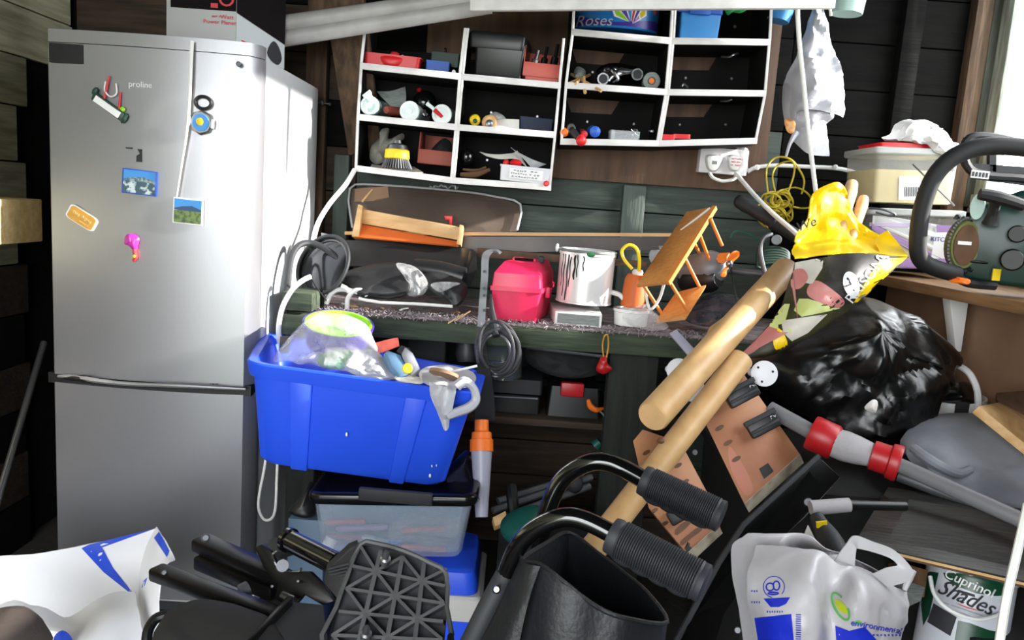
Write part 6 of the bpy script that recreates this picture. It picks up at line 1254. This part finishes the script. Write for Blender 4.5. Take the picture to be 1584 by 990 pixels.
for pts in ([(1052, 838), (1068, 824), (1082, 814), (1086, 820), (1070, 832), (1056, 844)], [(1044, 820), (1066, 802), (1070, 808), (1048, 828)]): sk.decal(pts, 'leather', t, 'worn_print', .001, 3, 2)
S('clamp_dog', B(F(1051, 795, 1.56, -20, -35)).box((0, 0, 0), (.05, .03, .03)), 'black', 'black clamp dog on the left jaw board below the grip', 'clamp dog', bevel=.004)
D('disc_white', (226, 226, 232), .4)
for i, (x, y, d_) in enumerate(((1182, 578, 1.82), (1050, 573, 1.95), (1072, 603, 1.95))):
    t = T('plastic_flange', ['white round flange with screw holes right of the poles', 'white round flange peeping out left of the upper pole', 'lower white flange edge between the two poles'][i], 'flange', 'white flanges')
    a = P(x, y, d_); nn = V((-.25, -1, .25)).normalized()
    O('disc', B().lathe(a, a + nn * .005, [(0, .031), (.8, .031), (1, .028)], 24), 'disc_white', t); O('stem', B().cyl(a, a - nn * .05 + V((-.03, 0, .004)), .009, n=10), 'disc_white', t)
    if i == 0:
        for an in (80, 200, 320): q = a + nn * .0053 + frame(nn)[0] * .02 * math.cos(R(an)) + frame(nn)[1] * .02 * math.sin(R(an)); O('screw_hole', B().lathe(q, q + nn * .001, [(0, .003), (1, .003)], 8), 'ink', t)
t = T('slotted_brush', 'tan plastic slotted brush head behind the upper pole', 'brush'); D('tan', (196, 152, 100), .6)
bq = Q((1078, 546, 2.1), (1098, 505, 2.12), (1120, 489, 2.13), (1150, 492, 2.13), (1120, 540, 2.08), (1092, 560, 2.06)); O('brush_plate', B().slab(bq, .02), 'tan', t, .002)
for i in range(9): O('slot', B().bar(P(1083 + i * 4.2, 540 - i * 5.2, 2.085 + .003 * i), P(1096 + i * 4.2, 548 - i * 5.4, 2.07 + .003 * i), .006, .006), 'ink', t)
S('plastic_channel', B().slab(Q((1035, 516, 2.1), (1046, 509, 2.1), (1086, 552, 2.05), (1074, 562, 2.05)), .012), 'tube_grey', 'short pale grey plastic channel leaning at the bench edge', 'channel', bevel=.002)
# --- black metal plate of the clamp bench
t = T('bench_end_plate', 'black steel end plate with bolts running diagonally at lower right', 'steel plate')
pp = Q((1266, 706, 1.62), (1300, 738, 1.60), (1245, 800, 1.50), (1190, 850, 1.42), (1120, 950, 1.30), (1090, 1050, 1.24), (1010, 1060, 1.26), (1058, 970, 1.34), (1112, 870, 1.42), (1150, 812, 1.48))
O('plate', B().slab(pp, .006), 'black_metal', t, .001)
O('folded_edge', B().tube([pp[0], pp[9], pp[8], pp[7], pp[6]], .006, 8, 2, raw=True), 'charcoal', t)
for x, y, d_, r_ in ((1250, 777, 1.505, .009), (1144, 877, 1.38, .009), (1155, 841, 1.42, .003), (1141, 975, 1.27, .006), (1075, 700, 1.9, .008)): O('bolt', B().lathe(P(x, y, d_ + .01), P(x, y, d_ - .006), [(0, r_), (.7, r_), (.85, r_ * .8), (.85, r_ * .4)], 12), 'dull_steel', t)
t = T('foam_bar', 'grey foam covered handle beside the black end plate', 'handle bar'); O('foam', B().lathe(P(1254, 786, 1.46), P(1314, 781, 1.46), [(0, .008), (0, .015), (1, .014), (1, .01)], 16), 'fabric_grey', t); O('rod', B().cyl(P(1310, 781, 1.46), P(1400, 783, 1.48), .0095, n=12), 'black', t)
t = T('grey_hose', 'dark grey hose with yellow label beside the black end plate', 'hose'); O('hose_body', B().tube(Q((1262, 796, 1.44), (1270, 815, 1.42), (1285, 840, 1.38), (1300, 880, 1.34), (1305, 940, 1.3)), [.012, .018, .024, .026, .026], 12), 'charcoal', t); O('yellow_label', B(F(1271, 811, 1.40, 0, -12)).box((0, 0, 0), (.02, .004, .012)), 'yellow', t)
S('white_shard', B().slab(Q((1240, 836, 1.4), (1250, 812, 1.42), (1258, 828, 1.4), (1262, 835, 1.4)), .004), 'paper', 'pointed white shard above the bottom right carrier bag', 'shard')

# =====================================================================
# WALKER IN THE FOREGROUND
# =====================================================================
D('tube_black', (12, 12, 13), .14, var=.2, coat=.6); D('grip', (42, 44, 50), .6, var=.1); D('nylon', (25, 27, 31), .5, var=.2, bump=.15, bs=120)
t = T('walker_frame', 'black walking frame with curved handles, ribbed grips and fabric bag', 'walker')
def handle(pts, ga, gb, R_, d0):
    ho = O('handle_tube', B().tube(Q(*pts), R_, 14, 7), 'tube_black', t)
    a, e = P(*ga), P(*gb); ax = (e - a).normalized(); x = ax.cross(V((0, 0, 1))).normalized(); u = x.cross(ax)
    prof = [(0, .02), (.0, .026), (.06, .0275)]
    n = 34
    for i in range(n):
        t0 = .1 + .82 * i / n; prof += [(t0, .0255), (t0 + .35 * .82 / n, .0285), (t0 + .65 * .82 / n, .0285)]
    prof += [(.93, .027), (.94, .0275), (.985, .0275), (1, .022)]
    g = O('ribbed_grip', B().lathe(a, e, prof, 20), 'grip', ho)
    b = B()
    for k in range(4): c_ = a.lerp(e, .2 + .19 * k); b.ball(c_ - u * .014, (.03, .02, .02), 12, MX((ax, x, u)).transposed())
    O('finger_rest', b, 'grip', ho)
handle([(775, 915, 1.13), (788, 875, 1.12), (806, 838, 1.11), (838, 812, 1.10), (875, 800, 1.09), (912, 808, 1.08), (960, 833, 1.06)], (945, 827, 1.065), (1092, 904, 1.0), .0145, 1.1)
handle([(840, 815, 1.36), (852, 775, 1.36), (870, 742, 1.36), (896, 722, 1.35), (925, 714, 1.34), (958, 722, 1.33), (1010, 750, 1.30)], (994, 742, 1.305), (1118, 800, 1.24), .0165, 1.3)
rim = Q((806, 866, 1.10), (835, 873, 1.06), (872, 900, 1.03), (925, 940, 1.02), (975, 958, 1.02), (1032, 962, 1.07), (1000, 915, 1.16), (965, 886, 1.22), (925, 855, 1.26), (880, 824, 1.28), (845, 840, 1.20))
mid = [p + V((0, 0, -.13)) + (V((-.01, -.02, 0)) if p.y < 1.12 else V((.005, .01, 0))) for p in rim]; low = [p + V((-.02, 0, -.32)) for p in rim]
O('fabric_bag', B().surf([rim, mid, low], 4, 6, .006, 9, .003, closed=True), 'nylon', t); O('bag_hem', B().tube(rim, .0035, 6, 4, closed=True), 'nylon', t)
O('bag_base', B().prism([p + V((0, 0, -.001)) for p in low], (0, 0, -.004)), 'nylon', t)
O('side_panel', B().surf([Q((806, 866, 1.10), (818, 872, 1.06), (836, 876, 1.05)), Q((775, 935, 1.09), (800, 935, 1.04), (818, 930, 1.03)), Q((735, 1010, 1.08), (770, 1010, 1.03), (800, 1010, 1.02))], 4, 5, .004, 12, .003), 'nylon', t)
O('side_tube', B().tube(Q((782, 890, 1.125), (755, 940, 1.11), (715, 1020, 1.10), (660, 1120, 1.1)) + [V((-.16, 1.06, .3)), V((-.2, 1.04, .005))], .017, 12), 'charcoal', t)
O('bolt', B().lathe(P(768, 912, 1.09), P(768, 912, 1.078), [(0, .0065), (.6, .0065), (1, .004)], 12), 'chrome', t)
O('rear_tube', B().tube(Q((842, 812, 1.36), (822, 870, 1.36), (800, 960, 1.35), (780, 1060, 1.34)) + [V((-.04, 1.33, .2)), V((-.06, 1.32, .005))], .016, 10), 'tube_black', t)

# =====================================================================
# WHEELCHAIR LEG RESTS
# =====================================================================
t = T('wheelchair_legrest', 'black folded wheelchair leg rest assembly lying at the bottom left', 'leg rest')
O('upper_bar', B().bar(P(308, 838, 1.52), P(450, 902, 1.40), .045, .028), 'black_metal', t, .006)
O('upper_bar', B().bar(P(310, 866, 1.50), P(430, 915, 1.40), .04, .03), 'black_metal', t, .006)
O('long_bar', B().bar(P(240, 884, 1.38), P(470, 970, 1.22), .035, .026), 'black_metal', t, .006)
mp = Q((394, 846, 1.36), (404, 842, 1.36), (418, 852, 1.35), (428, 872, 1.34), (452, 884, 1.33), (480, 884, 1.32), (502, 905, 1.30), (516, 930, 1.28), (498, 936, 1.28), (470, 920, 1.30), (452, 942, 1.29), (424, 926, 1.31), (430, 904, 1.32), (408, 880, 1.34))
O('hinge_plate', B().slab(mp, .012), 'black_metal', t, .002)
O('spring_tube', B().lathe(P(444, 834, 1.42), P(520, 872, 1.34), [(0, .02), (0, .024), (.06, .024), (.07, .02), (1, .021)], 16), 'tube_black', t)
O('roller', B().lathe(P(372, 916, 1.33), P(384, 910, 1.34), [(0, .008), (0, .014), (1, .014)], 14), 'dull_steel', t); O('roller', B().lathe(P(436, 876, 1.325), P(437, 875, 1.31), [(0, .011), (1, .011)], 14), 'steel', t)
for x, y, d_, r_ in ((318, 832, 1.475, .009), (421, 907, 1.30, .003), (461, 899, 1.30, .003), (254, 886, 1.355, .006), (495, 940, 1.27, .003)): O('bolt', B().lathe(P(x, y, d_ + .012), P(x, y, d_ - .006), [(0, r_), (.7, r_), (1, r_ * .6)], 12), 'dull_steel', t)
O('latch_wire', B().tube(Q((428, 852, 1.33), (422, 858, 1.325), (424, 868, 1.32), (434, 882, 1.32), (462, 884, 1.31), (466, 878, 1.31)), .002, 6), 'chrome', t)
O('grey_block', B().slab(Q((402, 850, 1.45), (422, 830, 1.46), (444, 834, 1.45), (448, 848, 1.43), (420, 856, 1.43)), .03), 'charcoal', t, .004)
O('cross_pin', B().cyl(P(436, 920, 1.285), P(454, 928, 1.275), .007, n=10), 'chrome', t)
O('calf_pad', B().pillow(Q((240, 1000, 1.18), (250, 958, 1.22), (272, 938, 1.25), (310, 934, 1.25), (370, 948, 1.22), (420, 970, 1.18), (440, 1010, 1.14), (340, 1040, 1.12)), P(330, 985, 1.19), .04, .05, 8, 4, .002, 10, False, pw=.3), 'black_rubber', t)
O('pad_ring', B().tube(Q((262, 950, 1.25), (240, 958, 1.24), (228, 980, 1.22), (228, 1010, 1.2)), .009, 10), 'black', t)
O('cloth_panel', B().slab(Q((380, 1010, 1.12), (450, 930, 1.27), (500, 935, 1.26), (510, 1010, 1.14)), .006), 'charcoal', t, .002); O('cloth_rail', B().bar(P(376, 1010, 1.12), P(450, 928, 1.265), .012, .018), 'black_metal', t, .003)
D('footplate', (66, 67, 68), .55, var=.15)
t = T('wheelchair_footplate', 'black ribbed plastic wheelchair footplate standing on edge at bottom centre', 'footplate')
fo = Q((557, 842, 1.24), (580, 840, 1.24), (625, 852, 1.23), (668, 872, 1.22), (690, 888, 1.215), (691, 940, 1.17), (684, 1020, 1.10), (500, 1020, 1.12), (520, 940, 1.18), (538, 890, 1.21))
nrm = (fo[4] - fo[7]).cross(fo[0] - fo[7]).normalized(); nrm = nrm if nrm.y > 0 else -nrm
O('back_plate', B().prism([p + nrm * .02 for p in fo], nrm * .005), 'charcoal', t)
O('outer_rim', B().tube(fo, .0042, 6, 2, closed=True).add([q for p in fo for q in (p, p + nrm * .022)], [(2 * i, 2 * i + 1, (2 * i + 3) % 20, (2 * i + 2) % 20) for i in range(10)]), 'footplate', t)
fqd = [P(503, 1020, 1.12), P(684, 1020, 1.10), P(690, 880, 1.218), P(556, 842, 1.24)]
g = lambda u, v: bil(fqd, u * 2 - 1, v * 2 - 1)
def rib(a, b_, w=.005): O('rib', B().bar(g(*a) + nrm * .011, g(*b_) + nrm * .011, .022, w, tuple((g(*b_) - g(*a)).cross(nrm))), 'footplate', t)
us, vs2 = [0, .25, .5, .75, 1], [0, .2, .4, .6, .8, 1]
for u in us[1:4]: rib((u, 0), (u, 1), .007)
for v in vs2[1:5]: rib((0, v), (1, v))
for i in range(4):
    for j in range(5):
        if (i + j) % 2: rib((us[i], vs2[j]), (us[i + 1], vs2[j + 1]))
        else: rib((us[i], vs2[j + 1]), (us[i + 1], vs2[j]))
for x, y, d_ in ((596, 862, 1.21), (566, 978, 1.12)):
    O('wing_bolt', B().lathe(P(x, y + 8, d_ + .01), P(x + 1, y - 9, d_ - .008), [(0, .009), (.4, .009), (.5, .006), (.8, .006), (1, .003)], 12), 'steel', t)
rq = [(542, 848, 1.235), (556, 842, 1.24), (524, 930, 1.19), (503, 905, 1.22), (508, 880, 1.235)]
O('ribbed_pad', B().slab(Q(*rq), .012), 'black_rubber', t, .002)
for i in range(11): O('tread', B().bar(P(508 + i * 1.4, 880 + i * 4.6, 1.228), P(540 - i * 1.4, 872 + i * 5.4, 1.212), .003, .003), 'charcoal', t)
S('silver_bolt_end', B().lathe(P(697, 992, 1.12), P(697, 984, 1.11), [(0, .006), (1, .005)], 10), 'chrome', 'small silver bolt end at the bottom edge beside the footplate', 'bolt')

# =====================================================================
# WHITE BAG AT THE LEFT, ROD
# =====================================================================
D('bag_bright', (238, 238, 242), .45, var=.05, bump=.15, bs=14); D('bag_blue', (44, 84, 220), .45)
t = T('white_sack', 'large white open bag with blue stripes at the bottom left', 'bag')
bs_ = B().surf([Q((-60, 874, 1.72), (0, 862, 1.74), (70, 853, 1.74), (150, 836, 1.71), (210, 824, 1.66), (244, 815, 1.62)), Q((-60, 920, 1.70), (0, 910, 1.72), (70, 900, 1.74), (150, 885, 1.72), (200, 872, 1.68), (228, 862, 1.64)), Q((-60, 1030, 1.6), (0, 1020, 1.64), (70, 1010, 1.66), (150, 1000, 1.66), (200, 990, 1.64), (220, 985, 1.6))], 5, 6, .012, 6, .002, hard=False)
O('back_sheet', bs_, 'bag_bright', t); sk = Skin(bs_)
rs_ = B().surf([Q((243, 815, 1.62), (256, 832, 1.55), (270, 868, 1.48)), Q((224, 868, 1.62), (238, 880, 1.52), (252, 890, 1.45)), Q((212, 990, 1.6), (230, 1000, 1.5), (254, 1010, 1.42))], 5, 6, .008, 8, .002, hard=False)
O('side_sheet', rs_, 'bag_bright', t); sk2 = Skin(rs_)
O('front_fold', B().surf([Q((-40, 960, 1.45), (20, 925, 1.5), (60, 918, 1.52), (110, 945, 1.5), (160, 918, 1.52), (210, 915, 1.54)), Q((-40, 990, 1.40), (30, 965, 1.42), (80, 965, 1.42), (125, 985, 1.38), (170, 955, 1.42), (215, 950, 1.46)), Q((-40, 1060, 1.36), (30, 1040, 1.36), (80, 1040, 1.36), (125, 1050, 1.34), (180, 1040, 1.36), (225, 1040, 1.4))], 6, 6, .02, 7, .002, hard=False), 'bag_bright', t)
sk.decal([(126, 848), (152, 836), (176, 880), (206, 918), (198, 915), (160, 885)], 'bag_blue', t, 'blue_stripe', smooth=False)
sk2.decal([(238, 832), (246, 822), (262, 852), (258, 862)], 'bag_blue', t, 'blue_stripe', .002, smooth=False); sk2.decal([(222, 898), (228, 893), (224, 906), (219, 910)], 'bag_blue', t, 'blue_stripe', .002, smooth=False)
S('blue_wrapper', B().pillow(Q((84, 985, 1.36), (96, 975, 1.36), (110, 985, 1.36), (112, 1005, 1.34), (85, 1005, 1.34)), P(98, 992, 1.35), .008, .008, 4, 3, .004, 30), 'bag_blue', 'crumpled blue wrapper in the front of the white sack', 'wrapper')
D('stone', (64, 55, 50), .85, var=.25, vs=16, bump=.3, bs=40)
S('stone_lump', B().pillow(Q((-40, 960, 1.2), (0, 944, 1.2), (30, 948, 1.2), (58, 968, 1.2), (76, 1010, 1.18), (0, 1040, 1.16), (-40, 1010, 1.18)), P(10, 990, 1.18), .06, .05, 7, 4, .003, 14, False, pw=.4), 'stone', 'rounded brownish lump in the bottom left corner', 'lump')
S('metal_rod', B().cyl(P(-10, 795, 2.05), P(68, 530, 2.5), .010, n=12), 'steel', 'long thin metal rod leaning between the left wall and fridge', 'rod')
# =====================================================================
# LOW DARK CRATES THE PILE RESTS ON
# =====================================================================
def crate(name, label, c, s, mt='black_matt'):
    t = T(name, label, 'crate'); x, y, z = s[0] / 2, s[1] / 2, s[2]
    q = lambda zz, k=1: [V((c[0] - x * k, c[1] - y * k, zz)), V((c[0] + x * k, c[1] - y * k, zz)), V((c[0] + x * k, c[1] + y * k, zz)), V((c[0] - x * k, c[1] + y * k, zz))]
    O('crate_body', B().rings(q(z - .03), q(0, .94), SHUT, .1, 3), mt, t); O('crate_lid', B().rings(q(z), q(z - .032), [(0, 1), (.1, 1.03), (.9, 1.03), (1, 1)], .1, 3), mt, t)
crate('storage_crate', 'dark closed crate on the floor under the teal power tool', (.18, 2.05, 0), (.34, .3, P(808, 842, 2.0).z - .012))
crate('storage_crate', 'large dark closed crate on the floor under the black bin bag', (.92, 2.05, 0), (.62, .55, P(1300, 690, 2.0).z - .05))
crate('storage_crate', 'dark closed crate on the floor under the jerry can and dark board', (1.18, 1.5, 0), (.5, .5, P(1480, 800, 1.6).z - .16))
flush_text()
settle()
